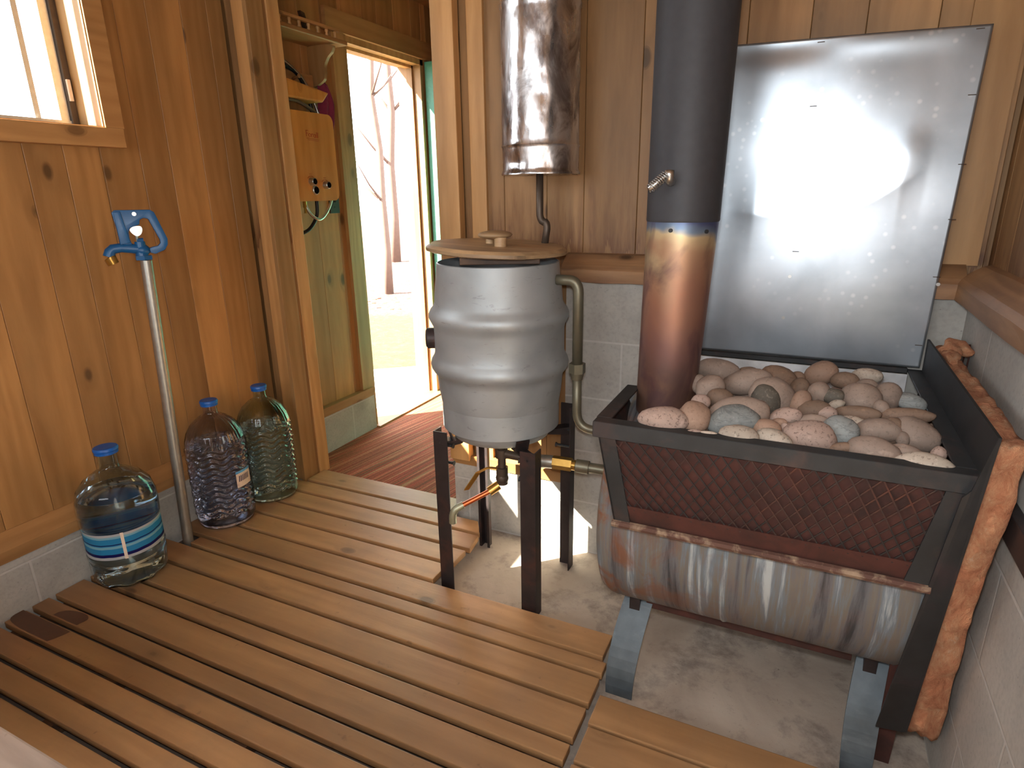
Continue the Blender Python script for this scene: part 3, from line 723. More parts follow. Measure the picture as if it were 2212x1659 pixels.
for (z, f_) in ((1.072, 1),):
    top = []; mid = []; bot = []; b0 = []
    for k in range(ring):
        a = 2*PI*k/ring; r = rad(k); x, y = LC.x+r*math.cos(a), LC.y+r*math.sin(a)
        xi, yi = LC.x+(r-.012)*math.cos(a), LC.y+(r-.012)*math.sin(a)
        b0.append(bm.verts.new((xi, yi, 1.080+tilt(xi, yi)))); bot.append(bm.verts.new((x, y, 1.084+tilt(x, y)))); mid.append(bm.verts.new((x, y, 1.093+tilt(x, y)))); top.append(bm.verts.new((xi, yi, 1.101+tilt(xi, yi))))
    for A_, B_ in ((b0, bot), (bot, mid), (mid, top)):
        for k in range(ring): bm.faces.new((A_[k], A_[(k+1) % ring], B_[(k+1) % ring], B_[k]))
    bm.faces.new(top); bm.faces.new(b0[::-1])
lid = obj('lid', bm, M['lid'], keg, .5, label='round wooden lid with handle')
cl = Vector((math.cos(YA), math.sin(YA), 0)); cf = Vector((-cl.y, cl.x, 0))
bm = bmesh.new(); cc = LC+cf*-.125+Vector((0, 0, 1.054)); 
prism(bm, [cc-cl*.105, cc+cl*.125, cc+cl*.125+Vector((0,0,.025)), cc-cl*.105+Vector((0,0,.025))], cf*.03); bev(bm, .002); obj('cleat', bm, M['cleat'], lid)
bm = bmesh.new()
hp = [LC+cl*.012-cf*.05, LC-cl*.022+cf*.03]
bm.free()
for i, h in enumerate(hp):
    bm = bmesh.new(); tube(bm, [h+Vector((0,0,1.098)), h+Vector((0,0,1.125))], .0185 if i == 0 else .012, 20); obj('handle_post', bm, M['lid'], lid, SM)
bm = bmesh.new(); hc = LC-cl*.004-cf*.02+Vector((0,0,1.131)); dv = (hp[0]-hp[1]); dv.z = 0; dv.normalize(); pv = Vector((-dv.y, dv.x, 0))
ell(bm, hc, (cl, cf, Vector((0,0,1))), (.052, .055, .013), 3)
obj('handle_grip', bm, M['lid'], lid, True)

st = empty('keg_stand', (KX, KY, FZ), 'four-legged dark angle iron stand holding up the keg', 'stand')
def angleleg(x, y, sx, sy, ztop, w_=.034, t=.004, mat='legiron', wx=None):
    wx = wx or w_
    bm = B((min(x, x+sx*wx), max(x, x+sx*wx), min(y, y+sy*t), max(y, y+sy*t), FZ, ztop))
    box(bm, min(x, x+sx*t), max(x, x+sx*t), min(y+sy*t, y+sy*w_), max(y+sy*t, y+sy*w_), FZ, ztop); return bm
leg = [(-1.030, 1.555, 1, 1, .525), (-.665, 1.535, -1, 1, .515), (-.662, 1.872, -1, -1, .565), (-1.035, 1.885, 1, -1, .52)]
for i, (x, y, sx, sy, zt) in enumerate(leg):
    lb4 = angleleg(x, y, sx, sy, zt, .045, wx=.05) if i < 3 else B((-1.030, -1.026, 1.845, 1.875, FZ, zt), (-1.026, -.998, 1.871, 1.875, FZ, zt), (-1.002, -.998, 1.845, 1.871, FZ, zt), (-1.036, -1.030, 1.845, 1.849, FZ, zt), (-.998, -.992, 1.845, 1.849, FZ, zt))
    l = obj('leg', lb4, M['legiron'], st)
    r0 = Vector((x+sx*.012, y+sy*.012, 0)); d = (Vector((KX, KY, 0))-r0).normalized(); n = Vector((-d.y, d.x, 0))
    e = Vector((KX, KY, 0))-d*.155; g0 = r0+d*.0
    bm = bmesh.new(); zz = .488
    prism(bm, [g0-n*.02+Vector((0,0,zz-.002)), g0+n*.02+Vector((0,0,zz-.002)), e+d*.03+n*.018+Vector((0,0,zz-.008)), e+d*.03-n*.018+Vector((0,0,zz-.008))], (0, 0, .006))
    prism(bm, [g0+Vector((0,0,zz-.03)), g0+Vector((0,0,zz)), e+d*.03+Vector((0,0,zz-.008)), e+d*.02+Vector((0,0,zz-.02))], n*.005)
    e2 = Vector((KX, KY, 0))-d*.165
    prism(bm, [e2-n*.022+Vector((0,0,zz)), e2+n*.022+Vector((0,0,zz)), e2-d*.012+n*.022+Vector((0,0,zz+.035)), e2-d*.012-n*.022+Vector((0,0,zz+.035))], -d*.005)
    obj('bracket', bm, M['legiron'], st)
    for zb in (.475, .415):
        bm = bmesh.new(); p_ = Vector((x+sx*.05, y+sy*.02, zb)); tube(bm, [p_-Vector((sx*.045,0,0)), p_+Vector((sx*.006,0,0)), p_+Vector((sx*.012,0,0))], [.005,.005,.009], 6); obj('bolt', bm, M['iron'], st)

# plumbing
pl = empty('side_pipe', (-.62, 1.72, .545), 'olive-green pipe bending down the right side of the keg to the stove', 'pipe')
P = lambda *a: Vector(a)
path = [P(-.672,1.718,1.002), P(-.645,1.72,1.002)] + arc(P(-.635,1.72,1.002), P(-.604,1.72,1.002), P(-.604,1.72,.965)) + [P(-.604,1.72,.74)]
bm = bmesh.new(); tube(bm, path, .0155, 16); tube(bm, [P(-.604,1.72,.735), P(-.603,1.72,.61)] + arc(P(-.603,1.72,.60), P(-.603,1.72,.548), P(-.56,1.72,.543)) + [P(-.40,1.72,.535)], .014, 16)
obj('pipe_run', bm, M['bronze'], pl, True)
bm = bmesh.new(); tube(bm, [P(-.604,1.72,.722), P(-.604,1.72,.752)], .0255, 6); tube(bm, [P(-.604,1.72,.70), P(-.604,1.72,.722)], [.017,.021], 16); obj('union_nut', bm, M['bronze'], pl, .5)
pk = empty('drain_pipe', (KX, KY, .30), 'pipe with brass valve and copper spout hanging under the keg', 'pipe')
VX, VY = -.838, 1.66
bm = bmesh.new(); tube(bm, [P(VX,VY,.50), P(VX,VY,.34)], .0135, 14); tube(bm, [P(VX,VY,.455), P(VX,VY,.425)], .021, 14); tube(bm, [P(VX,VY,.44), P(VX+.13,VY,.435)], .014, 14); tube(bm, [P(VX,VY,.39), P(VX,VY,.33)], [.02,.019], 14); ell(bm, P(VX,VY,.35), (Vector((1,0,0)), Vector((0,1,0)), Vector((0,0,1))), (.022,.022,.026), 2)
obj('drop_pipe', bm, M['iron_pipe'], pk, SM)
bm = bmesh.new(); tube(bm, [P(VX+.13,VY,.435), P(VX+.175,VY+.01,.435)], .021, 16); obj('galvanised_union', bm, M['galvpipe'], pk, SM)
bm = bmesh.new(); tube(bm, [P(VX+.175,VY+.01,.435), P(VX+.235,VY+.02,.432)], .0215, 6); tube(bm, [P(VX+.235,VY+.02,.432), P(VX+.25,VY+.02,.432)], .017, 14); obj('brass_nut', bm, M['brass'], pk, .5)
bm = bmesh.new(); tube(bm, [P(VX+.25,VY+.02,.432), P(VX+.29,VY+.025,.43)], .021, 16); tube(bm, [P(VX+.28,VY+.025,.43), P(VX+.45,VY+.045,.425)], .016, 16); obj('stove_feed', bm, M['bronze'], pk, SM)
sp0 = P(VX,VY,.325); s1 = P(-.955, 1.565, .262)
bm = bmesh.new(); tube(bm, [sp0+P(-.01,-.006,-.0), sp0+(s1-sp0)*.3], .016, 14); obj('valve_body', bm, M['brass'], pk, SM)
bm = bmesh.new(); tube(bm, [sp0+(s1-sp0)*.25, s1], .0085, 14); obj('copper_spout', bm, M['copper'], pk, SM)
bm = bmesh.new(); tube(bm, [s1+(sp0-s1)*.12, s1] + arc(s1, s1+(s1-sp0)*.13, s1+(s1-sp0)*.13+P(0,0,-.03), 5)[1:] + [s1+(s1-sp0)*.13+P(0,0,-.045)], .0125, 14); obj('elbow', bm, M['solder'], pk, SM)
bm = bmesh.new(); lv = [P(VX,VY-.01,.385), P(VX-.035,VY-.03,.392), P(VX-.065,VY-.045,.375), P(VX-.10,VY-.065,.315)]; 
for a_, b_ in zip(lv, lv[1:]): prism(bm, [a_+P(.006,.006,0), a_-P(.006,.006,0), b_-P(.006,.006,0), b_+P(.006,.006,0)], (0, 0, .004))
obj('valve_lever', bm, M['brass'], pk)

# hanging tank
tk = empty('hanging_tank', (-.785, 1.865, 1.30), 'dented shiny steel cylinder tank hanging on the back wall', 'tank')
bm = bmesh.new()
def tf(r, z, a):
    p_ = Vector((math.cos(a)*1.2, math.sin(a)*1.2, z*5)); k = .0022*noise.noise(p_*2)+.0012*noise.noise(p_*5)
    if z < 1.40:
        k -= .012*max(0, 1-abs((a-math.radians(252)+PI) % (2*PI)-PI)/.45)*max(0, 1-abs(z-1.335)/.035)
    if abs(z-1.52) < .03: k -= .006*max(0, 1-abs((a-math.radians(292)+PI) % (2*PI)-PI)/.2)*(1-abs(z-1.52)/.03)
    return r+k
tp = [(.01, 1.306), (.112, 1.305), (.121, 1.302), (.122, 1.307), (.118, 1.312)] + [(.117, 1.312+.008*i) for i in range(1, 9)] + [(.1175, 1.38), (.1200, 1.384), (.1175, 1.388)] + [(.117, 1.39+.012*i) for i in range(1, 31)] + [(.1195, 1.758), (.1195, 1.765), (.117, 1.77), (.117, 1.85), (.117, 1.93), (.11, 1.95), (.01, 1.955)]
lathe(bm, tp, (-.785, 1.865, 0), 72, tf); obj('tank_shell', bm, M['tank'], tk, .9)
bm = bmesh.new(); tube(bm, [P(-.788,1.865,1.31), P(-.788,1.865,1.195)] + arc(P(-.788,1.865,1.195), P(-.788,1.862,1.165), P(-.772,1.862,1.16), 4)[1:] + arc(P(-.772,1.862,1.162), P(-.762,1.862,1.162), P(-.762,1.861,1.14), 4)[1:] + [P(-.768,1.855,1.088)], .0115, 14); obj('outlet_pipe', bm, M['iron_pipe'], tk, True)
obj('hanger_strap', B((-.83, -.74, 1.982, 1.9995, 1.86, 1.89)), M['iron'], tk)

# ------------------------------------------------------------ barrel stove, basket, plates
sv = empty('barrel_stove', (-.05, 1.5, FZ), 'horizontal barrel stove with rock basket and streaked steel sides', 'stove')
BY, BZ, BR = 1.57, .45, .29
bm = bmesh.new(); seg = 72; rings = []
prof = [(-.392, .02), (-.395, .10), (-.40, .24), (-.402, .262), (-.395, .278), (-.378, .288), (-.362, .2905), (-.356, .286), (-.350, .2905), (-.10, .29), (-.095, .2925), (-.085, .29), (.26, .29), (.27, .292), (.285, .285), (.292, .26), (.29, .02)]
for x, r in prof: rings.append([bm.verts.new((x, BY+r*math.cos(2*PI*k/seg), BZ+r*math.sin(2*PI*k/seg))) for k in range(seg)])
for a, b in zip(rings, rings[1:]):
    for k in range(seg): bm.faces.new((a[k], a[(k+1) % seg], b[(k+1) % seg], b[k]))
bm.faces.new(rings[0][::-1]); bm.faces.new(rings[-1])
obj('barrel', bm, M['barrel'], sv, .7, origin=(0, 0, 0))
for nm, x0, x1 in (('a', -.372, -.30), ('b', .198, .262)):
    for s, yb in ((-1, 1.335), (1, 1.80)):
        yt = 1.47 if s < 0 else 1.66; bm = bmesh.new(); rr_ = []
        for i in range(11):
            t = i/10; y = yb+(yt-yb)*t**1.7; z = FZ+.001+(.185-FZ)*t; wv = .004*math.sin(t*PI)
            dx = .014*t**1.2
            rr_.append([bm.verts.new((x0+dx-wv*2+.0, y, z)), bm.verts.new((x1+dx+.006*t-wv, y, z)), bm.verts.new((x1+dx+.006*t-wv, y+.006, z)), bm.verts.new((x0+dx-wv*2, y+.006, z))])
        for a, b in zip(rr_, rr_[1:]):
            for k in range(4): bm.faces.new((a[k], a[(k+1) % 4], b[(k+1) % 4], b[k]))
        bm.faces.new(rr_[0][::-1]); bm.faces.new(rr_[-1])
        l = obj('leg', bm, M['galv'], sv)
        if s < 0:
            xm = (x0+x1)/2+.008; obj('leg_peg', B((xm-.014, xm+.014, yt-.032, yt-.004, .095, .19)), M['legiron'], l)
obj('runner', bev(B((-.30, .20, 1.455, 1.475, .155, .185)), .002), M['iron_red'], sv)
# rock basket
ZR, ZL = .775, .535; FYT, FYB = 1.205, 1.235
XLt, XLb, XRt, XRb = -.386, -.338, .318, .27
YBK = 1.925
bk_ = B((XLt, XRt, FYT, FYT+.034, ZR-.005, ZR)); box(bk_, XLt, XRt, FYT, FYT+.005, ZR-.036, ZR-.005)
bk_2 = obj('front_rail', bev(bk_, .0012, 1), M['iron'], sv)
obj('left_rail', bev(B((XLt-.002, XLt+.032, FYT+.0345, 1.495, ZR-.005, ZR), (XLt-.002, XLt+.003, FYT+.005, 1.495, ZR-.036, ZR-.005)), .0012, 1), M['iron'], sv)
obj('right_rail', bev(B((XRt-.045, XRt-.009, FYT+.0345, YBK, ZR-.005, ZR), (XRt-.012, XRt-.009, FYT+.0345, YBK, ZR-.036, ZR-.005)), .0012, 1), M['iron'], sv)
obj('back_rail', bev(B((-.30, XRt-.045, YBK-.014, YBK, ZR-.01, ZR+.004)), .0012, 1), M['iron'], sv)
obj('back_panel', B((-.30, XRt-.045, YBK-.022, YBK-.017, .60, ZR-.011)), M['white_paint'], sv)
bm = bmesh.new(); prism(bm, [(XLt+.012, FYT+.006, ZR-.036), (XLt+.05, FYT+.006, ZR-.036), (XLb+.038, FYB+.004, ZL-.02), (XLb, FYB+.004, ZL-.02)], (0, .005, 0)); prism(bm, [(XLt+.012, FYT+.006, ZR-.036), (XLt+.012, FYT+.04, ZR-.036), (XLb, FYB+.04, ZL-.02), (XLb, FYB+.004, ZL-.02)], (.004, 0, 0))
obj('corner_post', bm, M['iron'], sv)
bm = bmesh.new(); prism(bm, [(XRt-.055, FYT+.006, ZR-.036), (XRt-.012, FYT+.006, ZR-.036), (XRb, FYB+.004, ZL-.02), (XRb-.04, FYB+.004, ZL-.02)], (0, .005, 0)); obj('corner_post', bm, M['iron'], sv)
obj('inner_liner', (lambda bm: (prism(bm, [(XLt+.02, FYT+.018, ZR-.01), (XRt-.02, FYT+.018, ZR-.01), (XRb-.01, FYB+.016, ZL-.01), (XLb+.01, FYB+.016, ZL-.01)], (0, .004, 0)), bm)[1])(bmesh.new()), M['iron_red'], sv)
def diamond(x0t, x1t, x0b, x1b, yt, yb, zt, zb, dw, dh):
    """expanded metal: zig-zag strands, flat section"""
    bm = bmesh.new()
    def W(u, v):  # u 0..1 along x, v 0..1 down
        return Vector(((x0t+(x1t-x0t)*u)*(1-v)+(x0b+(x1b-x0b)*u)*v, yt+(yb-yt)*v, zt+(zb-zt)*v))
    L = x1t-x0t; Hh = zt-zb; nu = L/dw; nv = Hh/dh; s = dh/Hh/(dw/L)
    for d in (1, -1):
        k = -int(nv)-2
        while k < nu+nv+2:
            u0 = k/nu; segs = []
            v0, v1 = 0., 1.
            ua, ub = u0, u0+d*(1/s)
            # clip to 0..1 in u
            def cl_(v): return u0+d*v/s
            pts = [v for v in (0., 1.)]
            if d > 0: va, vb = max(0, -u0*s), min(1, (1-u0)*s)
            else: va, vb = max(0, (u0-1)*s), min(1, u0*s)
            if vb-va > .02:
                a, b = W(cl_(va), va), W(cl_(vb), vb); n_ = max(1, int((vb-va)*nv*2)); 
                t = (b-a).normalized(); nn = Vector((0, -1, 0)); sd = t.cross(nn).normalized()*.0015
                off = nn*(.0015 if d > 0 else 0)
                prism(bm, [a+sd+off, b+sd+off, b-sd+off, a-sd+off], nn*.002)
            k += 1
    return bm
fm = obj('mesh_screen', diamond(XLt+.04, XRt-.04, XLb+.03, XRb-.03, FYT+.010, FYB+.004, ZR-.036, ZL+.028, .0285, .038), M['mesh'], sv)
bm = bmesh.new(); prism(bm, [(-.386, 1.25, ZR-.03), (-.386, 1.49, ZR-.03), (-.34, 1.49, .62), (-.34, 1.27, .62)], (.003, 0, 0)); obj('side_screen', bm, M['mesh'], sv)
bm = bmesh.new(); prism(bm, [(XLb-.004, FYB-.002, ZL+.038), (XRb+.004, FYB-.002, ZL+.038), (XRb+.004, FYB+.012, ZL-.012), (XLb-.004, FYB+.012, ZL-.012)], (0, .005, 0)); obj('lower_band', bm, M['iron_red'], sv)
bm = bmesh.new(); tube(bm, [P(XLb-.006, FYB+.004, ZL-.014)+P(i*(XRb-XLb+.012)/20, .004*noise.noise(P(i, 0, 0)), .003*noise.noise(P(i, 3, 0))) for i in range(21)], .0095, 8)
prism(bm, [(XLb-.006, FYB, ZL-.020), (XRb+.006, FYB, ZL-.020), (XRb+.006, 1.30, ZL-.028), (XLb-.006, 1.30, ZL-.028)], (0, 0, .005)); obj('rusty_lip', bm, M['scale'], sv, SM)
# heat plate on the right with flange, insulation
hpz = empty('heat_plate', (.31, 1.5, .1), 'black upright steel plate along the right side of the stove', 'plate')
bm = bmesh.new(); prism(bm, [(.306, 1.165, .862), (.306, 1.918, .862), (.306, 1.90, .10), (.306, 1.335, .10)], (.005, 0, 0)); obj('plate_sheet', bm, M['black_plate'], hpz)
bm = bmesh.new(); prism(bm, [(.3055, 1.163, .860), (.3055, 1.333, .10), (.25, 1.325, .10), (.282, 1.190, .738), (.292, 1.185, .755)], (0, .004, 0)); obj('front_flange', bm, M['black_plate'], hpz)
bm = bmesh.new(); prism(bm, [(.262, 1.37, .30), (.300, 1.37, .30), (.300, 1.40, FZ), (.270, 1.40, FZ)], (0, .005, 0)); prism(bm, [(.300, 1.37, .30), (.300, 1.42, .30), (.300, 1.44, FZ), (.300, 1.40, FZ)], (.004, 0, 0)); obj('foot', bm, M['iron_red'], hpz)
def insul():
    bm = bmesh.new(); 
    poly = [(1.175, .845), (1.88, .85), (1.88, .12), (1.362, .085)]
    nu, nv = 46, 60; G = {}
    for s_ in (0, 1):
        for i in range(nu+1):
            for j in range(nv+1):
                u, v = i/nu, j/nv
                a = Vector(poly[0]).lerp(Vector(poly[1]), u); b = Vector(poly[3]).lerp(Vector(poly[2]), u); y, z = a.lerp(b, v)
                th_ = .312 if s_ == 0 else .356 + .006*noise.noise(P(y*9, z*9, 2)) + .028*max(0, v-.35)
                e = min(u, 1-u, v, 1-v)
                if s_ == 1: y += .006*noise.noise(P(y*30, z*30, 8)); z += .006*noise.noise(P(y*30, z*30, 3)) 
                else: y -= .004*abs(noise.noise(P(y*40, z*40, 8)))*(u < .03)
                G[s_, i, j] = bm.verts.new((min(th_, .385), y, z))
    for s_ in (0, 1):
        for i in range(nu):
            for j in range(nv): bm.faces.new((G[s_, i, j], G[s_, i+1, j], G[s_, i+1, j+1], G[s_, i, j+1]))
    # rim with extra rows so the ragged edge has relief
    loop = [(i, 0) for i in range(nu)] + [(nu, j) for j in range(nv)] + [(i, nv) for i in range(nu, 0, -1)] + [(0, j) for j in range(nv, 0, -1)]
    n = len(loop); K = 6; mids = []
    for t in range(1, K):
        row = []
        for (i, j) in loop:
            a, b = G[0, i, j].co, G[1, i, j].co; p_ = a.lerp(b, t/K)
            cen = P(p_.x, 1.55, .48); o_ = (p_-cen); o_.x = 0; o_.normalize()
            p_ = p_ + o_*(.010*noise.noise(p_*38)+.009*noise.noise(p_*80)+.004*math.sin(PI*t/K))
            row.append(bm.verts.new(p_))
        mids.append(row)
    rows = [[G[0, i, j] for i, j in loop]] + mids + [[G[1, i, j] for i, j in loop]]
    for a, b in zip(rows, rows[1:]):
        for k in range(n): bm.faces.new((a[k], a[(k+1) % n], b[(k+1) % n], b[k]))
    return bm
obj('insulation_batt', insul(), M['insul'], smooth=True, origin=(.35, 1.5, .1), label='pink-orange fibre insulation batt stuffed between black plate and block wall', cat='insulation')
bm = bmesh.new(); ell(bm, P(.352, 1.83, .86), (Vector((1,0,0)), Vector((0,1,0)), Vector((0,0,1))), (.03, .05, .022), 4, .5, 3); ell(bm, P(.335, 1.75, .855), (Vector((1,0,0)), Vector((0,1,0)), Vector((0,0,1))), (.018, .05, .016), 3, .5, 5)
obj('insulation_tuft', bm, M['insul'], smooth=True, label='loose orange insulation tuft in the corner behind the black plate', cat='insulation')
obj('steel_bar', bev(B((XR-.022, XR-.001, .85, 1.335, .645, .70)), .002), M['legiron'], label='brown rusty bar on the right block wall at the frame edge', cat='bar')
bm = bmesh.new(); pts = [P(XR-.003, 1.90, .77), P(XR-.004, 1.885, .83), P(XR-.005, 1.865, .865), P(XR-.005, 1.845, .87), P(XR-.004, 1.835, .84), P(XR-.004, 1.842, .78)]; tube(bm, pts, .002, 8)
obj('wire_loop', bm, M['iron_red'], smooth=True, label='thin rusty wire loop on the right block wall behind the insulation', cat='wire')

# stovepipe
sp = empty('stovepipe', (-.2915, 1.52, .74), 'tall stovepipe, black above and heat-coloured copper brown below', 'stovepipe')
bm = bmesh.new(); A0, A1, A2_ = P(-.2925, 1.50, .70), P(-.276, 1.50, 1.186), P(-.2715, 1.50, 1.66)
tube(bm, [A0+(A1-A0)*t/10 for t in range(11)], [.0705+(.0805-.0705)*t/10 for t in range(11)], 56); obj('lower_section', bm, M['pipe_hot'], sp, .8, origin=(0, 0, 0))
bm = bmesh.new(); tube(bm, [A1-P(0,0,.004), A1, A1+P(0,0,.003), A2_, A2_+P(0.006,0,.62)], [.0815, .0825, .0822, .0862, .090], 56, False); tube(bm, [A1-P(0,0,.004), A2_+P(0.006,0,.62)], [.0808, .089], 56, False); obj('upper_section', bm, M['pipe_black'], sp, .8)
for x_, z_ in ((.003, 1.165), (.08, 1.162)):
    a_ = -PI/2 + x_*13 - .15; bm = bmesh.new(); c_ = P(-.277, 1.50, z_); dd = P(math.cos(a_), math.sin(a_), 0); tube(bm, [c_+dd*.078, c_+dd*.084], .0045, 10); obj('rivet', bm, M['iron'], sp)
dh = empty('damper_handle', (-.30, 1.41, 1.27), 'small silver spring-coil damper handle on the black stovepipe', 'handle')
d0 = P(-.288, 1.418, 1.268); dirh = (ray(1412, 402)-ray(1455, 365)); dirh = (RR*dirh.dot(RR)+UU*dirh.dot(UU)).normalized()
hc0 = d0+P(-.004, -.035, .016)
bm = bmesh.new(); tube(bm, [d0+P(0,.012,0), d0+P(0,-.022,0)], .008, 14); tube(bm, arc(d0+P(0,-.02,-.0), d0+P(.0,-.04,.0), hc0+P(.004,0,.006), 5), [.010]*6, 12); tube(bm, [hc0+dirh*-.004, hc0+dirh*.052], .0055, 14); obj('rod', bm, M['steel'], dh, True)
bm = bmesh.new(); uu, vv = frame(dirh); tube(bm, [hc0+dirh*(.004+.046*i/110)+(uu*math.cos(2*PI*i/12)+vv*math.sin(2*PI*i/12))*.0095 for i in range(111)], .0011, 6); obj('spring_coil', bm, M['steel'], dh, True)

# aluminium sheet
sh = empty('metal_sheet', (.02, 1.93, .78), 'dented shiny aluminium sheet fixed to the wall behind the rocks', 'sheet')
bm = bmesh.new(); NU, NV = 110, 150; G = []
cor = dict(bl=P(-.30, 1.922, .782), br=P(.300, 1.922, .782), tl=P(-.30, 1.940, 1.622), tr=P(.323, 1.940, 1.608))
def dent(x, z):
    d = .0075*noise.noise(P(x*3.0, z*2.4, 1.5)) + .0006*noise.noise(P(x*8, z*7, 4.0))
    d += .002*math.exp(-((x-.0)/.15)**2-((z-1.27)/.05)**2)
    # crease curve
    zc = 1.175+1.9*max(0, x+.02)**2+.15*max(0, -.1-x); zk = z-zc; d += .0042*math.exp(-abs(zk)/(.07 if zk < 0 else .06))*min(1, max(0, (x+.24)/.08))*min(1, max(0, (.24-x)/.05))
    d += .004*math.exp(-((z-1.60)/.03)**2)*math.sin(x*11)
    d += .0035*math.exp(-((x-.20)/.04)**2-((z-1.33)/.05)**2)
    return d
for i in range(NU+1):
    row = []
    for j in range(NV+1):
        u, v = i/NU, j/NV; p_ = cor['bl'].lerp(cor['br'], u).lerp(cor['tl'].lerp(cor['tr'], u), v); p_.y -= dent(p_.x, p_.z)+.002; row.append(bm.verts.new(p_))
    G.append(row)
for i in range(NU):
    for j in range(NV): bm.faces.new((G[i][j], G[i+1][j], G[i+1][j+1], G[i][j+1]))
so = obj('sheet_face', bm, M['sheet'], sh, True); so.modifiers.new('solid', 'SOLIDIFY').thickness = .0012
def onsheet(px, py):
    d = ray(px, py); a, b = cor['bl'], cor['tl']; n = P(0, b.z-a.z, -(b.y-a.y)).normalized(); t = (a-CAMP).dot(n)/d.dot(n); return CAMP+d*t, n
for (px, py) in [(1774, 92), (2118, 62), (2100, 205), (2078, 355), (2056, 474), (1757, 230), (1719, 543), (2023, 598), (1984, 745)]:
    c_, n = onsheet(px, py); c_.y -= dent(c_.x, c_.z); bm = bmesh.new(); v_ = n.cross(P(1,0,0)).normalized()
    tube(bm, [c_-P(.008,0,0)-n*.0005, c_-P(.008,0,0)-n*.004, c_+P(.008,0,0)-n*.004, c_+P(.008,0,0)-n*.0005], .0011, 6); obj('staple', bm, M['iron_pipe'], sh)
for (px, py) in [(1706, 597), (2026, 614), (1692, 686)]:
    c_, n = onsheet(px, py); c_.y -= dent(c_.x, c_.z); bm = bmesh.new(); tube(bm, [c_+n*.002, c_-n*.004], [.0055, .0045], 14); obj('screw', bm, M['steel'], sh)

# ------------------------------------------------------------ rocks (zoom coordinates of the basket, turned into points on the heap)
RK = [
 (190,487,136,72,3,'p','large pink speckled stone at the front left corner of the basket'),
 (360,475,88,92,15,'o','orange stone just right of the front left pink stone'),
 (612,460,162,100,-5,'t','large mauve-grey stone behind the blue-grey stone'),
 (580,492,135,90,-10,'g','blue-grey veined stone resting near the front rail'),
 (610,578,104,62,8,'w','pale grey stone at the front rail below the blue-grey one'),
 (772,540,76,56,10,'o','warm orange stone behind the cream front stone'),
 (812,598,97,58,25,'w','cream flattened stone leaning on the front rail left of centre'),
 (1005,588,137,99,12,'p','big round pink freckled stone at the middle of the front rail'),
 (1180,550,98,82,25,'g','two-tone dark grey stone right of the big freckled one'),
 (1190,642,72,30,-5,'b','small brown stone low at the front right of the freckled one'),
 (1368,668,132,84,15,'t','big beige oval stone on the front rail right of centre'),
 (1385,548,120,70,0,'t','smooth grey-beige stone behind the big beige oval'),
 (1470,552,62,78,25,'b','tan rounded knob beside the smooth grey-beige stone'),
 (1612,572,148,92,30,'t','large flat tan stone near the right rail'),
 (1530,592,36,42,0,'t','small grey stone wedged beside the large flat tan one'),
 (1550,680,88,52,20,'t','dull grey stone below the large flat tan one'),
 (1700,752,182,76,12,'w','big white speckled stone in the front right corner'),
 (1762,682,60,42,20,'p','pinkish stone just behind the white corner stone'),
 (500,207,118,62,10,'t','broad tan stone at the back beside the stovepipe'),
 (668,212,50,24,5,'b','small brown top showing at the back left of centre'),
 (832,262,100,76,20,'b','big brown domed stone at the back'),
 (655,272,128,66,-10,'t','wide stained stone left of the big brown dome'),
 (795,355,116,106,20,'t','tall beige stone leaning behind the dark stone'),
 (765,380,76,92,-15,'d','dark charcoal grainy stone in the left half of the heap'),
 (450,302,82,62,-25,'t','tan speckled stone between stovepipe and stained stone'),
 (505,362,70,52,0,'b','dark brown stone behind the mauve-grey one'),
 (392,285,42,52,0,'t','grey stone touching the right side of the stovepipe'),
 (400,385,52,42,0,'p','pale pink stone at the foot of the stovepipe'),
 (942,250,40,36,0,'b','small brown stone left of the orange egg-shaped one'),
 (955,312,52,62,10,'b','brown upright stone below the small back stone'),
 (1072,227,87,63,-20,'o','orange egg-shaped stone sitting highest at the back'),
 (1205,266,70,46,5,'b','brown rounded stone right of the orange egg-shaped one'),
 (1330,238,78,42,5,'w','grey freckled long stone at the back right'),
 (1065,332,60,58,0,'t','dull grey stone below the orange egg-shaped one'),
 (958,398,54,78,15,'o','reddish stone in the middle left of the heap'),
 (1140,352,58,42,0,'d','rough dark stone in the centre of the heap'),
 (1156,402,46,27,-20,'w','tiny white pebble lying on top at the centre'),
 (1300,368,104,88,20,'t','big tan stone right of the tiny white pebble'),
 (1332,296,56,40,10,'t','tan stone behind the big tan one'),
 (1438,358,74,84,25,'t','upright pinkish-tan stone at the back right'),
 (1412,425,42,50,0,'t','small tan stone right of the big tan one'),
 (1575,388,80,48,20,'g','grey streaked stone against the back right corner'),
 (1282,450,116,40,6,'b','long flat brown stone below the big tan one'),
 (1258,505,74,38,15,'w','pale speckled stone under the long flat brown one'),
 (1542,462,140,44,3,'b','long brown stone reaching to the right rail'),
 (1035,430,84,52,-5,'b','flat brown stone left of the tiny white pebble'),
 (1102,452,58,44,0,'p','small pinkish stone in front of the rough dark one'),
 (870,472,88,54,-15,'p','pink curved stone right of the mauve-grey one'),
 (902,485,38,32,0,'t','small tan pebble lying on the pink curved stone'),
 (1020,492,86,38,0,'t','flat tan stone behind the big freckled one'),
 (838,505,44,28,0,'o','small salmon stone under the pink curved one'),
 (360,558,44,20,0,'p','small pink chip at the front rail below the orange stone'),
 (442,575,62,26,5,'w','pale pebble at the front rail left of the pale grey stone'),
 (872,535,26,32,0,'p','thin pink pebble touching the left of the big freckled one'),
]
def rock(c, ax, rad, mat, label, seed, group='round stones heaped in the stove basket'):
    bm = bmesh.new(); ell(bm, c, ax, rad, 3, .10, seed)
    return obj('river_stone', bm, RM[mat], smooth=True, origin=c, label=label, cat='stone', group=group)
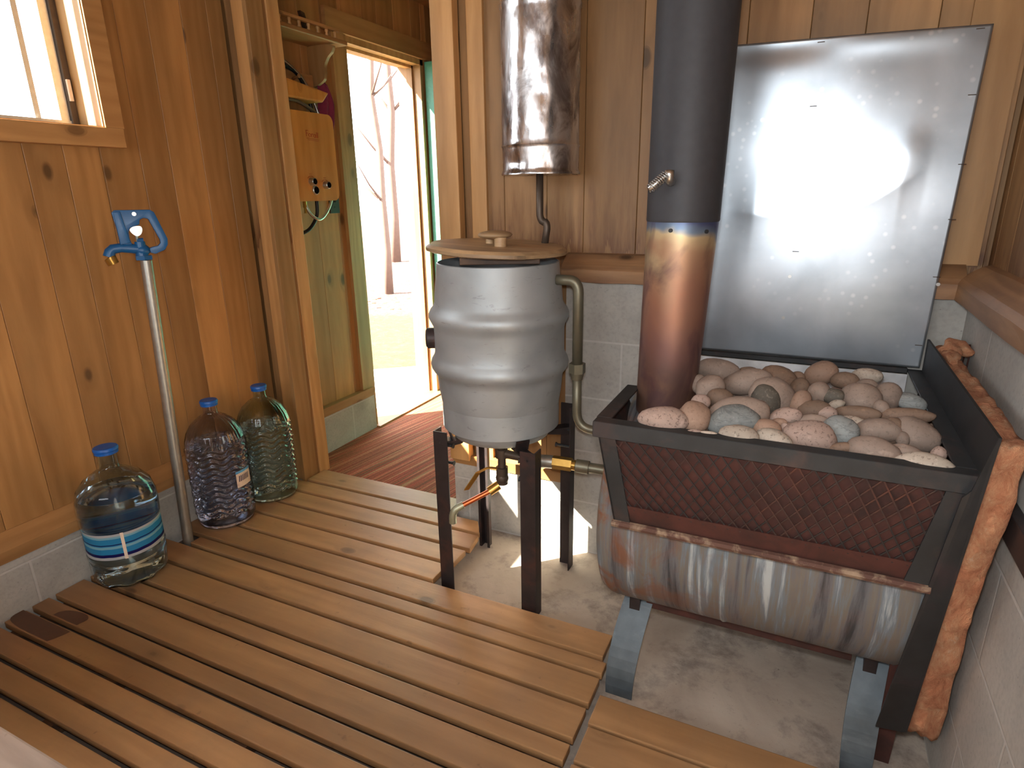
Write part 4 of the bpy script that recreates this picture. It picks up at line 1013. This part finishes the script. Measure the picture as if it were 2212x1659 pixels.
for i, (x, y, a, b, ang, mt, lb_) in enumerate(RK):
    px, py = x/2.596+1360, y/2.596+720; d = ray(px, py)
    zs = .765 + .045*min(1, max(0, (620-y)/350.))       # heap surface rises a little to the back
    if y < 330: zs = .80
    t = (zs-CAMP.z)/d.z; c = CAMP+d*t
    ym = 1.226+.8*b/2.596*t/1333.86
    if c.y < ym: k = ym/c.y; t *= k; c = CAMP+d*t
    ry = b/2.596*t/1333.86; rx = a/2.596*t/1333.86
    if c.y > 1.875-.6*ry: k = (1.875-.6*ry)/c.y; c = CAMP+d*t*k; ry *= k; rx *= k
    ex = c.x+rx-.274
    if ex > 0: rx -= ex*.45; c = c-Vector((ex*.5, 0, 0))
    dn = d.normalized(); an = math.radians(-ang)
    r1 = (RR-dn*RR.dot(dn)).normalized(); u1 = dn.cross(r1)*-1
    if u1.z < 0: u1 = -u1
    e1 = r1*math.cos(an)+u1*math.sin(an); e2 = -r1*math.sin(an)+u1*math.cos(an)
    rock(c, (e1, e2, dn), (rx*1.05, ry*1.07, min(rx, ry)*.95), mt, lb_, i)
fr = random.Random(5)
k = 0
KEEP = {1, 5, 8, 13, 17, 24, 29, 38, 43, 45, 46, 47, 53, 54, 55, 59, 60, 64, 65, 69, 72, 73, 74}
LOW = {14: 'small tan stone wedged low between the orange stone and the mauve-grey stone', 15: 'small brown stone peeping out low behind the orange stone near the pipe',
       16: 'small tan stone low in the gap left of the wide stained stone', 25: 'small tan stone low in the gap just left of the dark charcoal stone',
       56: 'small pinkish stone low in the gap beside the rough dark centre stone', 70: 'small orange-tan stone low in the gap beside the long brown stone at the right rail'}
for gx in range(9):
    for gy in range(9):
        x = -.31+gx*.072+fr.uniform(-.014, .014); y = 1.30+gy*.069+fr.uniform(-.014, .014)
        if (x+.2915)**2+(y-1.5)**2 < .012: continue
        zb = BZ+math.sqrt(max(0, BR*BR-(y-BY)**2))
        z = max(.70, min(.76, zb+.012)) - .012
        ry_ = fr.uniform(.032, .042); a = fr.uniform(0, PI); e1 = P(math.cos(a), math.sin(a), 0); e2 = P(-math.sin(a), math.cos(a), 0)
        mt = fr.choice('ttbbpo')
        if k not in KEEP and k not in LOW: k += 1; continue
        bm = bmesh.new(); c = P(x, y, z+.004+.012*(gy/8)); ell(bm, c, (e1, e2, P(0,0,1)), (ry_, ry_*.8, ry_*.6), 2, .1, 100+k)
        if k in LOW: obj('river_stone', bm, RM[mt], smooth=True, origin=c, label=LOW[k], cat='stone', group='round stones heaped in the stove basket'); k += 1; continue
        obj('river_stone', bm, RM[mt], smooth=True, origin=c, label='dull rounded stone buried low in the gaps beneath the top layer of the heap', cat='stone', group='stones buried under the top layer'); k += 1

# ------------------------------------------------------------ dressing room wall things
ht_ = empty('gas_heater', (XD, 2.28, 1.22), 'portable water heater with bamboo front and two knobs hung beyond the doorway', 'heater')
HX, HY0, HY1, HZ0, HZ1 = -2.075, 2.135, 2.445, 1.228, 1.605
def rr_poly(y0, y1, z0, z1, r, x, n=6, dz=0.0):
    out = []
    for (cy, cz, a0) in ((y1-r, z0+r, -PI/2), (y1-r, z1-r, 0), (y0+r, z1-r, PI/2), (y0+r, z0+r, PI)):
        for i in range(n+1):
            a = a0+PI/2*i/n; out.append((x, cy+r*math.cos(a), cz+r*math.sin(a)))
    return out
bm = bmesh.new(); prism(bm, rr_poly(HY0+.004, HY1-.004, HZ0+.004, HZ1-.004, .03, XD+.02), (HX-.008-XD-.02, 0, 0)); obj('case', bm, M['cream'], ht_)
bm = bmesh.new(); prism(bm, rr_poly(HY0, HY1, HZ0, HZ1, .034, HX-.0075), (.0075, 0, 0)); fp = obj('bamboo_front', bm, M['bamboo'], ht_)
def knobat(y, z, r, l, nm='knob'):
    bm = bmesh.new(); tube(bm, [P(HX, y, z), P(HX+l, y, z), P(HX+l+.002, y, z)], [r, r*.95, r*.85], 24); k_ = obj(nm, bm, M['steel'], ht_, SM)
    bm = bmesh.new(); tube(bm, [P(HX+l+.001, y, z), P(HX+l+.0035, y, z)], [r*.78, r*.72], 24); obj('knob_face', bm, M['knob'], k_, SM)
knobat(2.262, 1.312, .017, .022); knobat(2.352, 1.297, .017, .022); knobat(2.285, 1.275, .021, .004, 'display')
def strokes(bm, lines, x, y0, z0, s, r=.0012, sl=0.0):
    for ln in lines: tube(bm, [P(x, y0+u*s, z0+v*s-sl*u*s) for u, v in ln], r, 6)
ol = lambda cx, cy, r: [(cx+r*math.cos(2*PI*i/10), cy+r*math.sin(2*PI*i/10)) for i in range(11)]
bm = bmesh.new()
strokes(bm, [[(0,0),(0,1.4)], [(0,1.4),(.7,1.4)], [(0,.75),(.5,.75)], ol(1.15,.4,.38), [(1.8,0),(1.85,.8)], [(1.85,.6),(2.15,.8),(2.4,.75)], ol(2.85,.38,.36), [(3.22,.8),(3.25,0)], [(3.6,0),(3.65,1.3)], [(4.0,0),(4.05,1.3)]], HX+.0012, 2.262, 1.503, .018, .0011, .05)
strokes(bm, [[(0,-.4),(4.3,-.4)], [(.4,-.75),(4.1,-.75)]], HX+.0012, 2.262, 1.503, .018, .0008, .05)
for y, z in ((2.262, 1.312), (2.352, 1.297)):
    strokes(bm, [[(-1.3*math.cos(t), 1.3*math.sin(t)) for t in (PI*(.2+.6*i/8) for i in range(9))], [(-.4, 1.7), (.4, 1.7)]], HX+.0012, y, z, .019, .0009)
obj('red_markings', bm, M['red_ink'], fp)
bm = bmesh.new(); prism(bm, [(XD+.01, 2.13, 1.655), (XD+.01, 2.40, 1.655), (XD+.01, 2.445, 1.70), (XD+.01, 2.14, 1.735)], (.11, 0, 0)); bev(bm, .008, 2); obj('exhaust_hood', bm, M['bamboo'], ht_)
hs = empty('gas_hoses', (XD+.03, 2.4, 1.2), 'silver braided hose and black hose looping around the bamboo heater', 'hose')
def sm(pts, r, mat, nm, par=None):
    P_ = [Vector(p) for p in pts]; out = []
    for i in range(len(P_)-1):
        p0 = P_[max(i-1, 0)]; p1 = P_[i]; p2 = P_[i+1]; p3 = P_[min(i+2, len(P_)-1)]
        for k in range(8):
            t = k/8; out.append(.5*((2*p1)+(-p0+p2)*t+(2*p0-5*p1+4*p2-p3)*t*t+(-p0+3*p1-3*p2+p3)*t**3))
    out.append(P_[-1]); bm = bmesh.new(); tube(bm, out, r, 12); return obj(nm, bm, mat, par or hs, True)
sm([(HX-.04, 2.25, 1.22), (HX-.03, 2.27, 1.17), (HX-.03, 2.33, 1.145), (HX-.045, 2.41, 1.19), (HX-.05, 2.455, 1.27), (HX-.06, 2.462, 1.40), (XD+.05, 2.455, 1.56), (XD+.04, 2.43, 1.66), (XD+.035, 2.37, 1.76), (XD+.035, 2.25, 1.82), (XD+.035, 2.14, 1.82)], .0065, M['steel'], 'braided_hose')
sm([(HX-.05, 2.34, 1.228), (HX-.05, 2.33, 1.16), (HX-.06, 2.28, 1.10), (HX-.08, 2.21, 1.075)], .0085, M['black'], 'black_hose')
sm([(XD+.03, 2.425, 1.60), (XD+.03, 2.40, 1.70), (XD+.03, 2.34, 1.78), (XD+.03, 2.22, 1.80), (XD+.03, 2.14, 1.79)], .0095, M['black'], 'black_hose')
sm([(HX-.03, 2.14, 1.645), (HX-.025, 2.25, 1.648), (HX-.03, 2.36, 1.615), (HX-.035, 2.39, 1.598)], .0075, M['bronze'], 'green_hose')
bm = bmesh.new(); tube(bm, [P(HX-.04, 2.25, 1.228), P(HX-.04, 2.25, 1.20)], .009, 8); tube(bm, [P(HX-.04, 2.25, 1.20), P(HX-.04, 2.25, 1.175)], .006, 8); obj('brass_fitting', bm, M['brass'], hs)
bm = bmesh.new(); prism(bm, [(HX-.10, 2.175, 1.075), (HX-.10, 2.215, 1.072), (HX-.10, 2.205, .985)], (.02, 0, 0)); obj('white_tag', bm, M['white'], hs)
swp = empty('switch_plate', (XD, 2.545, 1.16), 'dark brown switch plate on the board wall right of the heater', 'switch')
obj('plate', bev(B((XD, XD+.008, 2.505, 2.575, 1.165, 1.275)), .002), M['dark_wood'], swp)
bm = bmesh.new(); tube(bm, [P(XD+.008, 2.54, 1.22), P(XD+.016, 2.54, 1.225)], .004, 8); tube(bm, [P(XD+.008, 2.54, 1.195), P(XD+.010, 2.54, 1.195)], .0035, 8); obj('toggle', bm, M['iron'], swp)
se = empty('wall_shelf', (XD, 2.38, 1.72), 'pine shelf with gallery rail, scroll bracket and peg board above the heater', 'shelf')
obj('shelf_board', bev(B((XD, -2.03, 2.12, 2.545, 1.905, 1.925)), .006, 3), M['pine_h'], se)
obj('gallery_rail', bev(B((-2.06, -2.04, 2.12, 2.51, 1.955, 1.968)), .003), M['pine_h'], se)
for k in range(7):
    bm = bmesh.new(); y = 2.15+k*.056; tube(bm, [P(-2.05, y, 1.925), P(-2.05, y, 1.933), P(-2.05, y, 1.94), P(-2.05, y, 1.948), P(-2.05, y, 1.956)], [.006, .0085, .005, .0085, .006], 12); obj('spindle', bm, M['pine_v'], se, True)
bm = bmesh.new(); sc_ = smoothpts([(XD+.003, 1.90), (-2.06, 1.90), (-2.055, 1.875), (-2.085, 1.85), (-2.105, 1.82), (-2.11, 1.78), (-2.125, 1.755), (XD+.006, 1.735), (XD+.003, 1.80)], 5)
prism(bm, [(x, 2.46, z) for x, z in sc_], (0, .018, 0)); obj('scroll_bracket', bm, M['pine_v'], se)
obj('peg_board', bev(B((XD, XD+.018, 2.12, 2.53, 1.725, 1.785)), .004), M['pine_h'], se)
for y in (2.2, 2.33, 2.475):
    bm = bmesh.new(); tube(bm, [P(XD+.018, y, 1.752), P(XD+.05, y, 1.758), P(XD+.056, y, 1.76), P(XD+.062, y, 1.76)], [.006, .005, .009, .008], 12); obj('peg', bm, M['pine_v'], se, True)
bm = bmesh.new(); n1, n2 = 16, 22; G = []
for j in range(n2+1):
    v = j/n2; w_ = .055+.05*math.sin(min(1, v*1.5)*PI/2)-(.06*max(0, v-.72)/.28); row = []
    for i in range(n1+1):
        u = i/n1*2-1; y = 2.50+u*w_*.62+.012*math.sin(v*5); x = XD+.034+.014*math.cos(u*7+v*2)*(.3+v)+.010*(1-u*u); z = 1.765-.25*v+.02*noise.noise(P(u*2, v*3, 1))-.015*u*u*(1-v)
        row.append(bm.verts.new((x, y, z)))
    G.append(row)
for j in range(n2):
    for i in range(n1): bm.faces.new((G[j][i], G[j][i+1], G[j+1][i+1], G[j+1][i]))
cl_o = obj('washcloth', bm, M['cloth'], smooth=True, label='plum-coloured cloth hanging from a peg above the heater', cat='cloth', origin=(XD+.03, 2.5, 1.6)); cl_o.modifiers.new('solid', 'SOLIDIFY').thickness = .004
bm = bmesh.new(); prism(bm, [(-2.178, 2.435, 1.93), (-2.178, 2.462, 1.93), (-2.178, 2.425, 2.03), (-2.178, 2.40, 2.035)], (.018, 0, 0)); obj('wooden_stick', bm, M['cleat'], label='dark slanted stick standing on the shelf beside the door head', cat='stick')
